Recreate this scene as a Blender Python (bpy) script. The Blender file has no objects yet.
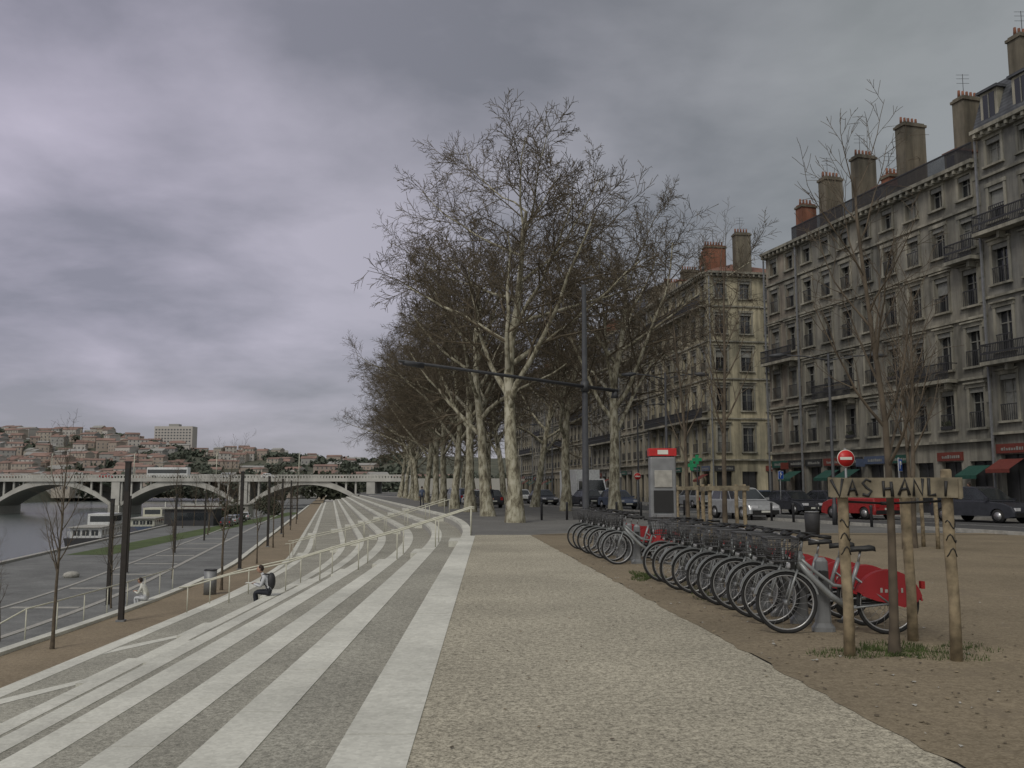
import bpy, bmesh, math, random
from mathutils import Vector, Matrix, Quaternion
R = random.Random(7)
scene = bpy.context.scene
COL = scene.collection

# ------------------------------------------------------------------ materials
def newmat(name):
    m = bpy.data.materials.new(name); m.use_nodes = True
    nt = m.node_tree; b = nt.nodes['Principled BSDF']
    return m, nt, b
def N(nt, t, **kw):
    n = nt.nodes.new(t)
    for k, v in kw.items():
        if k in n.inputs: n.inputs[k].default_value = v
        else: setattr(n, k, v)
    return n
def plain(name, c, rough=0.7, metal=0.0, var=0.12, scale=6.0, spec=0.4, det=1):
    m, nt, b = newmat(name)
    tc = N(nt, 'ShaderNodeTexCoord')
    no = N(nt, 'ShaderNodeTexNoise'); no.inputs['Scale'].default_value = scale; no.inputs['Detail'].default_value = det
    nt.links.new(tc.outputs['Object'], no.inputs['Vector'])
    r = N(nt, 'ShaderNodeValToRGB')
    r.color_ramp.elements[0].position = 0.3; r.color_ramp.elements[1].position = 0.7
    r.color_ramp.elements[0].color = (*[x*(1-var) for x in c], 1)
    r.color_ramp.elements[1].color = (*[min(1, x*(1+var)) for x in c], 1)
    nt.links.new(no.outputs['Fac'], r.inputs['Fac'])
    nt.links.new(r.outputs['Color'], b.inputs['Base Color'])
    b.inputs['Roughness'].default_value = rough; b.inputs['Metallic'].default_value = metal
    b.inputs['Specular IOR Level'].default_value = spec
    return m
def mixrgb(nt, fac, a, b, mode='MIX'):
    n = nt.nodes.new('ShaderNodeMix'); n.data_type = 'RGBA'; n.blend_type = mode
    for i, v in ((0, fac), (6, a), (7, b)):
        if hasattr(v, 'is_linked') or hasattr(v, 'links'): nt.links.new(v, n.inputs[i])
        else: n.inputs[i].default_value = v if i == 0 else (*v, 1)
    return n.outputs[2]
def ramp(nt, src, p0, p1, c0=(0, 0, 0), c1=(1, 1, 1)):
    r = nt.nodes.new('ShaderNodeValToRGB')
    r.color_ramp.elements[0].position = p0; r.color_ramp.elements[1].position = p1
    r.color_ramp.elements[0].color = (*c0, 1); r.color_ramp.elements[1].color = (*c1, 1)
    nt.links.new(src, r.inputs['Fac']); return r.outputs['Color']
def noise(nt, vec, scale, detail=4, rough=0.55, dist=0):
    n = nt.nodes.new('ShaderNodeTexNoise'); n.inputs['Scale'].default_value = scale
    n.inputs['Detail'].default_value = detail; n.inputs['Roughness'].default_value = rough
    n.inputs['Distortion'].default_value = dist
    nt.links.new(vec, n.inputs['Vector']); return n.outputs['Fac']
def aggregate(name, dark, light, grain=55, big=(0.82, 1.12), rough=0.9, bump=0.25, stain=None):
    m, nt, b = newmat(name)
    tc = N(nt, 'ShaderNodeTexCoord').outputs['Object']
    v = nt.nodes.new('ShaderNodeTexVoronoi'); v.inputs['Scale'].default_value = grain
    nt.links.new(tc, v.inputs['Vector'])
    sep = nt.nodes.new('ShaderNodeSeparateColor'); nt.links.new(v.outputs['Color'], sep.inputs[0])
    c = ramp(nt, sep.outputs[0], 0.05, 0.95, dark, light)
    g = noise(nt, tc, grain*0.22, 3, 0.7)
    c = mixrgb(nt, 0.45, c, ramp(nt, g, 0.35, 0.65, dark, light))
    l = noise(nt, tc, 0.35, 7, 0.65)
    c = mixrgb(nt, 1.0, c, ramp(nt, l, 0.33, 0.68, (big[0],)*3, (big[1],)*3), 'MULTIPLY')
    if stain:
        l3 = noise(nt, tc, 0.9, 6, 0.7, 0.6)
        c = mixrgb(nt, ramp(nt, l3, 0.56, 0.68), c, stain)
    nt.links.new(c, b.inputs['Base Color']); b.inputs['Roughness'].default_value = rough
    b.inputs['Specular IOR Level'].default_value = 0.25
    if bump > 0:
        bp = nt.nodes.new('ShaderNodeBump'); bp.inputs['Strength'].default_value = bump; bp.inputs['Distance'].default_value = 0.01
        nt.links.new(sep.outputs[0], bp.inputs['Height']); nt.links.new(bp.outputs[0], b.inputs['Normal'])
    return m
M = {}
M['prom'] = aggregate('promenade_aggregate', (0.14, 0.127, 0.097), (0.60, 0.555, 0.435), 78, (0.78, 1.12))
M['tread'] = aggregate('tread_aggregate', (0.155, 0.15, 0.125), (0.47, 0.455, 0.385), 70, (0.8, 1.12))
M['stripe'] = aggregate('pale_concrete', (0.52, 0.515, 0.455), (0.69, 0.685, 0.61), 30, (0.74, 1.08), 0.85, 0)
M['dirt'] = aggregate('packed_earth', (0.155, 0.125, 0.083), (0.285, 0.238, 0.165), 60, (0.78, 1.12), 0.95, 0.15, stain=(0.175, 0.143, 0.102))
M['asphalt'] = aggregate('asphalt', (0.055, 0.055, 0.055), (0.10, 0.10, 0.098), 60, (0.8, 1.2), 0.85, 0)
M['plaza'] = aggregate('plaza_paving', (0.12, 0.12, 0.115), (0.20, 0.195, 0.18), 40, (0.8, 1.15), 0.85, 0)
M['quay'] = aggregate('quay_paving', (0.12, 0.125, 0.12), (0.21, 0.21, 0.20), 25, (0.7, 1.2), 0.8, 0)
M['terrace'] = aggregate('terrace_gravel', (0.17, 0.135, 0.09), (0.30, 0.245, 0.17), 40, (0.85, 1.1), 0.9, 0)
M['grass'] = aggregate('grass', (0.055, 0.08, 0.028), (0.10, 0.13, 0.05), 30, (0.75, 1.2), 0.95, 0)
M['bed'] = plain('river_bed', (0.10, 0.10, 0.09))
M['blade'] = plain('grass_blades', (0.06, 0.085, 0.025), 0.9, var=0.4, scale=9)
M['kerb'] = plain('kerb_stone', (0.33, 0.32, 0.29), 0.85, var=0.2, det=3)
M['line'] = plain('road_paint', (0.5, 0.5, 0.47), 0.8, var=0.25, scale=3, det=3)
M['white'] = plain('white_paint', (0.62, 0.62, 0.56), 0.55, var=0.08)
M['cream'] = plain('cream_rail_paint', (0.50, 0.49, 0.40), 0.5, var=0.08)
M['tire'] = plain('tyre_rubber', (0.022, 0.022, 0.022), 0.85)
M['rim'] = plain('rim_alloy', (0.42, 0.42, 0.42), 0.35, 0.7)
M['frame'] = plain('bike_frame_grey', (0.24, 0.25, 0.25), 0.4, 0.3)
M['red'] = plain('bike_red', (0.30, 0.020, 0.024), 0.5, var=0.2, scale=3)
M['black'] = plain('black_plastic', (0.02, 0.02, 0.02), 0.55)
M['iron'] = plain('dark_iron', (0.035, 0.035, 0.038), 0.6)
M['wire'] = plain('basket_wire', (0.09, 0.09, 0.092), 0.5, 0.3)
M['steel'] = plain('brushed_steel', (0.21, 0.215, 0.22), 0.5, 0.3)
M['mast'] = plain('grey_mast', (0.055, 0.057, 0.062), 0.55, 0.2)
M['corten'] = plain('dark_post', (0.035, 0.03, 0.027), 0.8)
M['stake'] = plain('wooden_stake', (0.225, 0.18, 0.115), 0.85, var=0.45, scale=9, det=5)
M['plank'] = plain('wood_plank', (0.175, 0.15, 0.105), 0.85, var=0.45, scale=7, det=5)
M['redsign'] = plain('sign_red', (0.45, 0.02, 0.02), 0.4)
M['bluesign'] = plain('sign_blue', (0.02, 0.09, 0.4), 0.4)
M['green'] = plain('sign_green', (0.02, 0.26, 0.11), 0.5)
M['skin'] = plain('skin', (0.42, 0.25, 0.18), 0.6, var=0.06)
M['hair'] = plain('hair', (0.03, 0.02, 0.015), 0.8)
M['shirt'] = plain('pale_shirt', (0.5, 0.51, 0.53), 0.8)
M['trouser'] = plain('dark_trousers', (0.025, 0.027, 0.035), 0.85)
M['jacket'] = plain('dark_jacket', (0.03, 0.032, 0.04), 0.85)
M['carglass'] = plain('car_glass', (0.02, 0.024, 0.027), 0.08, spec=0.8)
M['lampw'] = plain('headlamp', (0.6, 0.6, 0.62), 0.15)
M['lampr'] = plain('tail_lamp', (0.35, 0.02, 0.02), 0.3)
M['silver'] = plain('silver_paint', (0.40, 0.41, 0.42), 0.3, 0.35)
M['carblack'] = plain('dark_car_paint', (0.035, 0.037, 0.045), 0.25)
M['carred'] = plain('red_car_paint', (0.28, 0.03, 0.03), 0.3)
M['carwhite'] = plain('white_car_paint', (0.58, 0.59, 0.59), 0.3)
M['carblue'] = plain('blue_grey_car_paint', (0.07, 0.09, 0.14), 0.3)
M['twig'] = plain('twig_bark', (0.105, 0.085, 0.058), 0.9, var=0.35, scale=1.5)
M['ytwig'] = plain('young_bark', (0.10, 0.08, 0.058), 0.9, var=0.3, scale=6)
def bark():
    m, nt, b = newmat('plane_bark'); tc = N(nt, 'ShaderNodeTexCoord').outputs['Object']
    mp = nt.nodes.new('ShaderNodeMapping'); mp.inputs['Scale'].default_value = (3, 3, 1.2); nt.links.new(tc, mp.inputs[0])
    n1 = noise(nt, mp.outputs[0], 1.5, 4, 0.65, 0.3)
    r = nt.nodes.new('ShaderNodeValToRGB'); nt.links.new(n1, r.inputs[0])
    r.color_ramp.interpolation = 'EASE'
    e = r.color_ramp.elements; e[0].position = 0.36; e[0].color = (0.10, 0.085, 0.06, 1); e[1].position = 0.62; e[1].color = (0.42, 0.395, 0.31, 1)
    x = e.new(0.45); x.color = (0.20, 0.18, 0.125, 1); x = e.new(0.53); x.color = (0.33, 0.31, 0.23, 1)
    nt.links.new(r.outputs[0], b.inputs['Base Color']); b.inputs['Roughness'].default_value = 0.9
    return m
M['bark'] = bark()
def facade_mat(name, c, rnd):
    m, nt, b = newmat(name); tc = N(nt, 'ShaderNodeTexCoord').outputs['Object']
    mp = nt.nodes.new('ShaderNodeMapping'); mp.inputs['Scale'].default_value = (1.4, 1.4, 0.16); mp.inputs['Location'].default_value = (rnd, rnd, 0)
    nt.links.new(tc, mp.inputs[0])
    s = noise(nt, mp.outputs[0], 1.1, 5, 0.65)
    c0 = mixrgb(nt, ramp(nt, s, 0.36, 0.66), tuple(x*0.5 for x in c), tuple(x*1.08 for x in c))
    l = noise(nt, tc, 0.3, 6, 0.65)
    c0 = mixrgb(nt, 1.0, c0, ramp(nt, l, 0.34, 0.66, (0.64, 0.66, 0.68), (1.16, 1.14, 1.10)), 'MULTIPLY')
    nt.links.new(c0, b.inputs['Base Color']); b.inputs['Roughness'].default_value = 0.9; b.inputs['Specular IOR Level'].default_value = 0.2
    return m
def tile_mat(name, c):
    m, nt, b = newmat(name); tc = N(nt, 'ShaderNodeTexCoord').outputs['Object']
    w = nt.nodes.new('ShaderNodeTexWave'); w.bands_direction = 'Z'; w.inputs['Scale'].default_value = 1.5; w.inputs['Distortion'].default_value = 1.0
    nt.links.new(tc, w.inputs[0])
    n = noise(nt, tc, 2.0, 4, 0.7)
    k = mixrgb(nt, ramp(nt, n, 0.3, 0.7), tuple(x*0.6 for x in c), tuple(x*1.25 for x in c))
    k = mixrgb(nt, 1.0, k, ramp(nt, w.outputs['Fac'], 0.2, 0.8, (0.75,)*3, (1.05,)*3), 'MULTIPLY')
    nt.links.new(k, b.inputs['Base Color']); b.inputs['Roughness'].default_value = 0.9
    return m
M['tile'] = tile_mat('roof_tiles', (0.20, 0.10, 0.07))
M['slate'] = tile_mat('slate_roof', (0.085, 0.09, 0.10))
M['brick'] = facade_mat('chimney_brick', (0.26, 0.12, 0.08), 3)
M['chim'] = facade_mat('chimney_render', (0.18, 0.16, 0.125), 5)
M['trim'] = facade_mat('stone_trim', (0.32, 0.305, 0.255), 9)
M['glass'] = plain('window_glass', (0.018, 0.02, 0.023), 0.12, var=0.3, scale=0.5, spec=0.7)
M['curtain'] = plain('net_curtain', (0.20, 0.20, 0.185), 0.6, var=0.15, scale=4)
M['frw'] = plain('window_frame', (0.18, 0.178, 0.16), 0.7)
M['shut'] = plain('grey_shutter', (0.20, 0.20, 0.185), 0.8)
M['shop'] = plain('shop_dark', (0.03, 0.03, 0.03), 0.3)
M['awn'] = plain('awning_green', (0.015, 0.06, 0.045), 0.8)
M['awr'] = plain('awning_red', (0.13, 0.03, 0.022), 0.8)
M['hill'] = aggregate('hillside_scrub', (0.06, 0.066, 0.05), (0.115, 0.115, 0.085), 0.12, (0.8, 1.2), 1, 0)
M['bush'] = plain('bush_leaves', (0.045, 0.05, 0.032), 0.9, var=0.4, scale=3)
M['hbush'] = plain('hill_tree_leaves', (0.072, 0.083, 0.062), 0.9, var=0.3, scale=0.3)
for i, c in enumerate([(0.35, 0.315, 0.27), (0.43, 0.405, 0.375), (0.32, 0.27, 0.23), (0.28, 0.275, 0.26)]):  # distant walls: aerial haze put into the colour as greyed, paler tones
    M['h%d' % i] = plain('house_wall_%d' % i, c, 0.9)
M['hr'] = plain('house_roof', (0.215, 0.14, 0.115), 0.9, var=0.25, scale=0.1)  # orange tiles desaturated to stand in for distance haze
M['hwin'] = plain('house_window', (0.11, 0.11, 0.115), 0.5)
M['bridge'] = plain('bridge_stone', (0.40, 0.39, 0.36), 0.85, var=0.2, scale=0.3, det=4)
def water():
    m, nt, b = newmat('river_water'); tc = N(nt, 'ShaderNodeTexCoord').outputs['Object']
    b.inputs['Base Color'].default_value = (0.085, 0.10, 0.095, 1); b.inputs['Roughness'].default_value = 0.18
    mp = nt.nodes.new('ShaderNodeMapping'); mp.inputs['Scale'].default_value = (1, 0.6, 1); nt.links.new(tc, mp.inputs[0])
    n = noise(nt, mp.outputs[0], 1.3, 4, 0.6)
    bp = nt.nodes.new('ShaderNodeBump'); bp.inputs['Strength'].default_value = 0.5; bp.inputs['Distance'].default_value = 0.15
    nt.links.new(n, bp.inputs['Height']); nt.links.new(bp.outputs[0], b.inputs['Normal'])
    return m
M['water'] = water()

# ------------------------------------------------------------------ mesh builder
class MB:
    def __init__(s): s.v = []; s.f = []; s.m = []; s.ms = []; s.sm = []
    def mi(s, k):
        if k not in s.ms: s.ms.append(k)
        return s.ms.index(k)
    def face(s, pts, mat, smooth=False):
        b = len(s.v); s.v.extend([tuple(p) for p in pts]); s.f.append(tuple(range(b, b+len(pts)))); s.m.append(s.mi(mat)); s.sm.append(smooth)
    def add(s, vs, fs, mat, smooth=False):
        b = len(s.v); s.v.extend([tuple(p) for p in vs]); i = s.mi(mat)
        for f in fs: s.f.append(tuple(b+k for k in f)); s.m.append(i); s.sm.append(smooth)
    def boxf(s, T, x0, x1, y0, y1, z0, z1, mat):
        p = [T(x, y, z) for z in (z0, z1) for x, y in ((x0, y0), (x1, y0), (x1, y1), (x0, y1))]
        s.add(p, [(3, 2, 1, 0), (4, 5, 6, 7), (0, 1, 5, 4), (1, 2, 6, 5), (2, 3, 7, 6), (3, 0, 4, 7)], mat)
    def box(s, x0, x1, y0, y1, z0, z1, mat): s.boxf(lambda x, y, z: (x, y, z), x0, x1, y0, y1, z0, z1, mat)
    def tube(s, pts, rads, n, mat, cap=True, smooth=True):
        pts = [Vector(p) for p in pts]; vs = []
        if not hasattr(rads, '__len__'): rads = [rads]*len(pts)
        d = (pts[1]-pts[0]).normalized()
        a = d.cross(Vector((0, 0, 1)))
        if a.length < 0.05: a = d.cross(Vector((1, 0, 0)))
        a.normalize()
        for i, p in enumerate(pts):
            if i == 0: d = pts[1]-pts[0]
            elif i == len(pts)-1: d = pts[i]-pts[i-1]
            else: d = pts[i+1]-pts[i-1]
            if d.length < 1e-9: d = Vector((0, 0, 1))
            d.normalize(); a = (a-d*a.dot(d))
            if a.length < 1e-6: a = d.orthogonal()
            a.normalize(); b = d.cross(a)
            for k in range(n):
                t = 2*math.pi*k/n; vs.append(p+(a*math.cos(t)+b*math.sin(t))*rads[i])
        fs = []
        for i in range(len(pts)-1):
            for k in range(n):
                k2 = (k+1) % n; fs.append((i*n+k, i*n+k2, (i+1)*n+k2, (i+1)*n+k))
        if cap: fs.append(tuple(range(n-1, -1, -1))); fs.append(tuple((len(pts)-1)*n+k for k in range(n)))
        s.add(vs, fs, mat, smooth)
    def cyl(s, p0, p1, r, mat, n=12, r1=None): s.tube([p0, p1], [r, r if r1 is None else r1], n, mat, True, True)
    def torus(s, c, Rr, r, mat, n=32, m=6, axis='y', arc=(0, 2*math.pi)):
        full = abs(arc[1]-arc[0]-2*math.pi) < 1e-6; pts = []
        for i in range(n+(0 if full else 1)):
            t = arc[0]+(arc[1]-arc[0])*i/n
            for k in range(m):
                q = 2*math.pi*k/m; rr = Rr+r*math.cos(q); h = r*math.sin(q)
                if axis == 'y': pts.append((c[0]+rr*math.cos(t), c[1]+h, c[2]+rr*math.sin(t)))
                else: pts.append((c[0]+rr*math.cos(t), c[1]+rr*math.sin(t), c[2]+h))
        fs = []; L = n if full else n+1
        for i in range(n):
            j = (i+1) % L
            for k in range(m):
                k2 = (k+1) % m; fs.append((i*m+k, j*m+k, j*m+k2, i*m+k2))
        s.add(pts, fs, mat, True)
    def ell(s, c, rx, ry, rz, mat, n=10, m=7):
        vs = []; fs = []
        for j in range(m+1):
            ph = -math.pi/2+math.pi*j/m
            for i in range(n):
                t = 2*math.pi*i/n; vs.append((c[0]+rx*math.cos(ph)*math.cos(t), c[1]+ry*math.cos(ph)*math.sin(t), c[2]+rz*math.sin(ph)))
        for j in range(m):
            for i in range(n):
                i2 = (i+1) % n; fs.append((j*n+i, j*n+i2, (j+1)*n+i2, (j+1)*n+i))
        s.add(vs, fs, mat, True)
    def mesh(s, name):
        me = bpy.data.meshes.new(name); me.from_pydata(s.v, [], s.f)
        for k in s.ms: me.materials.append(M[k])
        me.polygons.foreach_set('material_index', s.m); me.polygons.foreach_set('use_smooth', s.sm); me.update(); return me
    def obj(s, name, parent=None, loc=(0, 0, 0), rz=0):
        o = bpy.data.objects.new(name, s.mesh(name)); COL.objects.link(o); o.location = loc; o.rotation_euler = (0, 0, rz)
        if parent: o.parent = parent
        return o
def inst(name, me, loc, rz=0, sc=1.0, tilt=0):
    o = bpy.data.objects.new(name, me); COL.objects.link(o); o.location = loc; o.rotation_euler = (tilt, 0, rz)
    o.scale = sc if hasattr(sc, '__len__') else (sc,)*3; return o
def empty(name, loc=(0, 0, 0)):
    o = bpy.data.objects.new(name, None); COL.objects.link(o); o.location = loc; return o
def bevel(o, w=0.02, n=2):
    b = o.modifiers.new('bevel', 'BEVEL'); b.width = w; b.segments = n; b.limit_method = 'ANGLE'; return o

# ------------------------------------------------------------------ terrain
def e(y):
    if y <= 30: return -0.6-0.025*(y-5)
    if y <= 60:
        t = y-30; return -1.225-0.025*t-0.0029*t*t
    return -4.585-0.2*(y-60)
YS = [-80, -40, -20, -10]+[i*2.0-8 for i in range(55)]+[105, 112, 120, 130, 145, 160, 180, 200, 230, 260, 300, 360, 450, 600, 900, 1400, 2200, 3500]
def sweep(name, prof, mats, ys=YS):
    mb = MB(); n = len(prof); vs = [(e(y)+o if abs(o) < 1000 else o, y, z) for y in ys for o, z in prof]
    for k in range(n-1):
        mb.add([vs[j*n+q] for j in range(len(ys)) for q in (k, k+1)], [(2*j, 2*j+2, 2*j+3, 2*j+1) for j in range(len(ys)-1)], mats[k])
    return mb.obj(name)
sweep('ground', [(-4000, 0), (-172, 0), (-165, -7), (-37, -7), (-34, -4.5), (-14.3, -4.5), (-13.3, -3.01), (-9.8, -3.01), (-9.8, -3.4), (-0.42, -3.4), (-0.3, -0.012), (4000, -0.012)],
      ['hill', 'hill', 'bed', 'kerb', 'quay', 'grass', 'terrace', 'kerb', 'kerb', 'kerb', 'plaza'])
sweep('river_water', [(-170, -6.0), (-35, -6.0)], ['water'], [y for y in YS if y <= 900])
sweep('terrace_path', [(-13.0, -3.0), (-9.9, -3.0)], ['terrace'], [y for y in YS if y <= 260])
mb = MB(); yg = [84, 92, 100, 110, 120, 135, 150, 170, 190, 210, 230]
for a, b in zip(yg[:-1], yg[1:]):
    f = lambda y: -28.5+13*(y-90)/140
    mb.face([(e(a)+f(a)-2.6, a, -4.49), (e(a)+f(a)+1.5, a, -4.49), (e(b)+f(b)+1.5, b, -4.49), (e(b)+f(b)-2.6, b, -4.49)], 'grass')
mb.obj('grass_strip')
mb = MB()
y = -20
while y < 240:
    L = 3.0; T = lambda a, b, c: (e(b)+a, b, c)
    mb.boxf(T, -13.35, -13.0, y, y+L-0.015, -3.3, -2.9, 'stripe'); y += L
mb.obj('terrace_kerb')
mb = MB()
for off, w, y0, y1 in ((-19.2, 0.35, 30, 230), (-23.5, 0.25, 30, 230), (-33.7, 0.5, 20, 250)):
    y = y0
    while y < y1:
        mb.boxf(lambda a, b, c: (e(b)+a, b, c), off-w, off, y, y+4.95, -4.6, -4.47 if off > -30 else -4.3, 'kerb'); y += 5
mb.obj('quay_kerb_lines')
mb = MB()
for i in range(9):
    y = 38+i*9
    mb.boxf(lambda a, b, c: (e(b)+a, b, c), -23.2, -19.7, y, y+0.5, -4.6, -4.48, 'kerb')
mb.obj('quay_paving_bands')

# steps : nosing offset, tread level, nosing width
OFF = [-0.45, -1.75, -3.05, -4.45, -5.6, -6.7, -8.9, -9.95]
ZS = [0, -0.4, -0.8, -1.15, -1.5, -1.85, -2.25, -2.65]
WD = [0.45, 0.43, 0.42, 0.42, 0.34, 0.32, 0.34, 0.28]
ZT = -3.0
mb = MB(); sb = MB()
ys = [y for y in YS if -12 <= y <= 262]
for n in range(1, 8):
    z = ZS[n]; o1 = OFF[n-1]; o0 = OFF[n]; zn = ZS[n+1] if n < 7 else ZT
    for j in range(len(ys)-1):
        a, b = ys[j], ys[j+1]
        mb.face([(e(a)+o0, a, z), (e(a)+o1, a, z), (e(b)+o1, b, z), (e(b)+o0, b, z)], 'tread')
        mb.face([(e(a)+o0, a, z), (e(b)+o0, b, z), (e(b)+o0, b, zn), (e(a)+o0, a, zn)], 'kerb')
for j in range(len(ys)-1):
    a, b = ys[j], ys[j+1]
    mb.face([(e(a)-.45, a, 0), (e(b)-.45, b, 0), (e(b)-.45, b, ZS[1]), (e(a)-.45, a, ZS[1])], 'kerb')
    if b > 31.3: mb.face([(e(a)-.45, a, 0), (e(a)-.2, a, 0), (e(b)-.2, b, 0), (e(b)-.45, b, 0)], 'plaza')
for n in range(0, 8):
    z = ZS[n]; o0 = OFF[n]; y = -11.0+0.37*n; w = WD[n]
    while y < 250:
        L = 1.9 if y < 90 else 5.0
        g = 0.014 if y < 90 else 0
        ww = w if (n or y+L <= 31.6) else 0.3
        dz = R.uniform(0, 0.003)
        sb.boxf(lambda a, b, c: (e(b)+a, b, c), o0-0.01, o0+ww, y, y+L-g, z-0.14, z+0.006+dz, 'stripe')
        y += L
for (ya, yb, ns) in ((31.2, 33.4, range(1, 8)), (12.2, 14.6, (6, 7)), (17.5, 20.0, (5, 6, 7)), (23.0, 25.2, (6, 7)), (55, 57.5, range(1, 8)), (80, 82.5, range(1, 8))):
    for n in ns:
        z = (ZS[n]+ZS[n-1])/2; o1 = OFF[n-1]-0.012; o0 = o1-(0.45 if n != 6 else 0.6)
        sb.boxf(lambda a, b, c: (e(b)+a, b, c), o0, o1, ya, yb, ZS[n]-0.05, z, 'stripe')
for y0 in (9.0, 16.0, 21.5):
    z = ZS[6]+0.006
    sb.face([(e(y0)+OFF[6]+.36, y0, z), (e(y0)+OFF[6]+.36, y0+1.0, z), (e(y0+5)+OFF[5]-.02, y0+5.1, z), (e(y0+5)+OFF[5]-.02, y0+4.6, z)], 'stripe')
mb.obj('riverside_steps'); sb.obj('step_nosing_blocks')

# upper promenade
mb = MB()
ys2 = [y for y in YS if -80 <= y <= 30]+[31.4]
def pe(y): return 3-0.0757*y
for j in range(len(ys2)-1):
    a, b = ys2[j], ys2[j+1]
    mb.face([(e(a), a, 0.0), (pe(a), a, 0.0), (pe(b), b, 0.0), (e(b), b, 0.0)], 'prom')
mb.obj('promenade_pavement')
mb = MB()
ys3 = [-80, -40, -10, 0]+[0.25*i+0.25 for i in range(125)]
rb = random.Random(3); wob = [rb.uniform(-.03, .05) for _ in ys3]
for j in range(len(ys3)-1):
    a, b = ys3[j], ys3[j+1]
    mb.face([(pe(a)-wob[j], a, 0.004), (60, a, 0.004), (60, b, 0.004), (pe(b)-wob[j+1], b, 0.004)], 'dirt')
mb.face([(pe(31.5), 31.5, 0.004), (60, 31.5, 0.004), (60, 33, 0.004), (pe(31.5)+1.5, 32.5, 0.004)], 'dirt')
mb.obj('earth_esplanade')

# road parallel to facades
def roadx(y, off): return 20.2-0.29*(y-70)+off
def rline(mb, o0, o1, y0, y1, z, mat, step=None):
    mb.face([(roadx(y0, o0), y0, z), (roadx(y0, o1), y0, z), (roadx(y1, o1), y1, z), (roadx(y1, o0), y1, z)], mat)
mb = MB(); rline(mb, -14, -3.6, -60, 230, 0.010, 'asphalt'); mb.obj('road')
mb = MB(); rline(mb, -9.0, -8.88, -60, 220, 0.014, 'line')
for i in range(60):
    y = -20+i*4.0; rline(mb, -6.2, -6.1, y, y+2.0, 0.014, 'line')
for i in range(8):
    a = -13.6+i*1.2; rline(mb, a, a+0.6, 60, 63, 0.018, 'line')
mb.obj('road_markings')
mb = MB()
y = -60
while y < 225:
    if not (72 < y < 84):
        mb.boxf(lambda a, b, c: (roadx(b, a), b, c), -3.6, 0.4, y, y+2.99, -0.1, 0.13, 'plaza')
        mb.boxf(lambda a, b, c: (roadx(b, a), b, c), -3.78, -3.6, y, y+2.98, -0.1, 0.135, 'kerb')
    y += 3
mb.obj('pavement')
mb = MB()
y = 30
while y < 200:
    mb.boxf(lambda a, b, c: (roadx(b, a), b, c), -14.2, -14.0, y, y+1.98, -0.1, 0.12, 'kerb'); y += 2
mb.obj('road_kerb')

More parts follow.
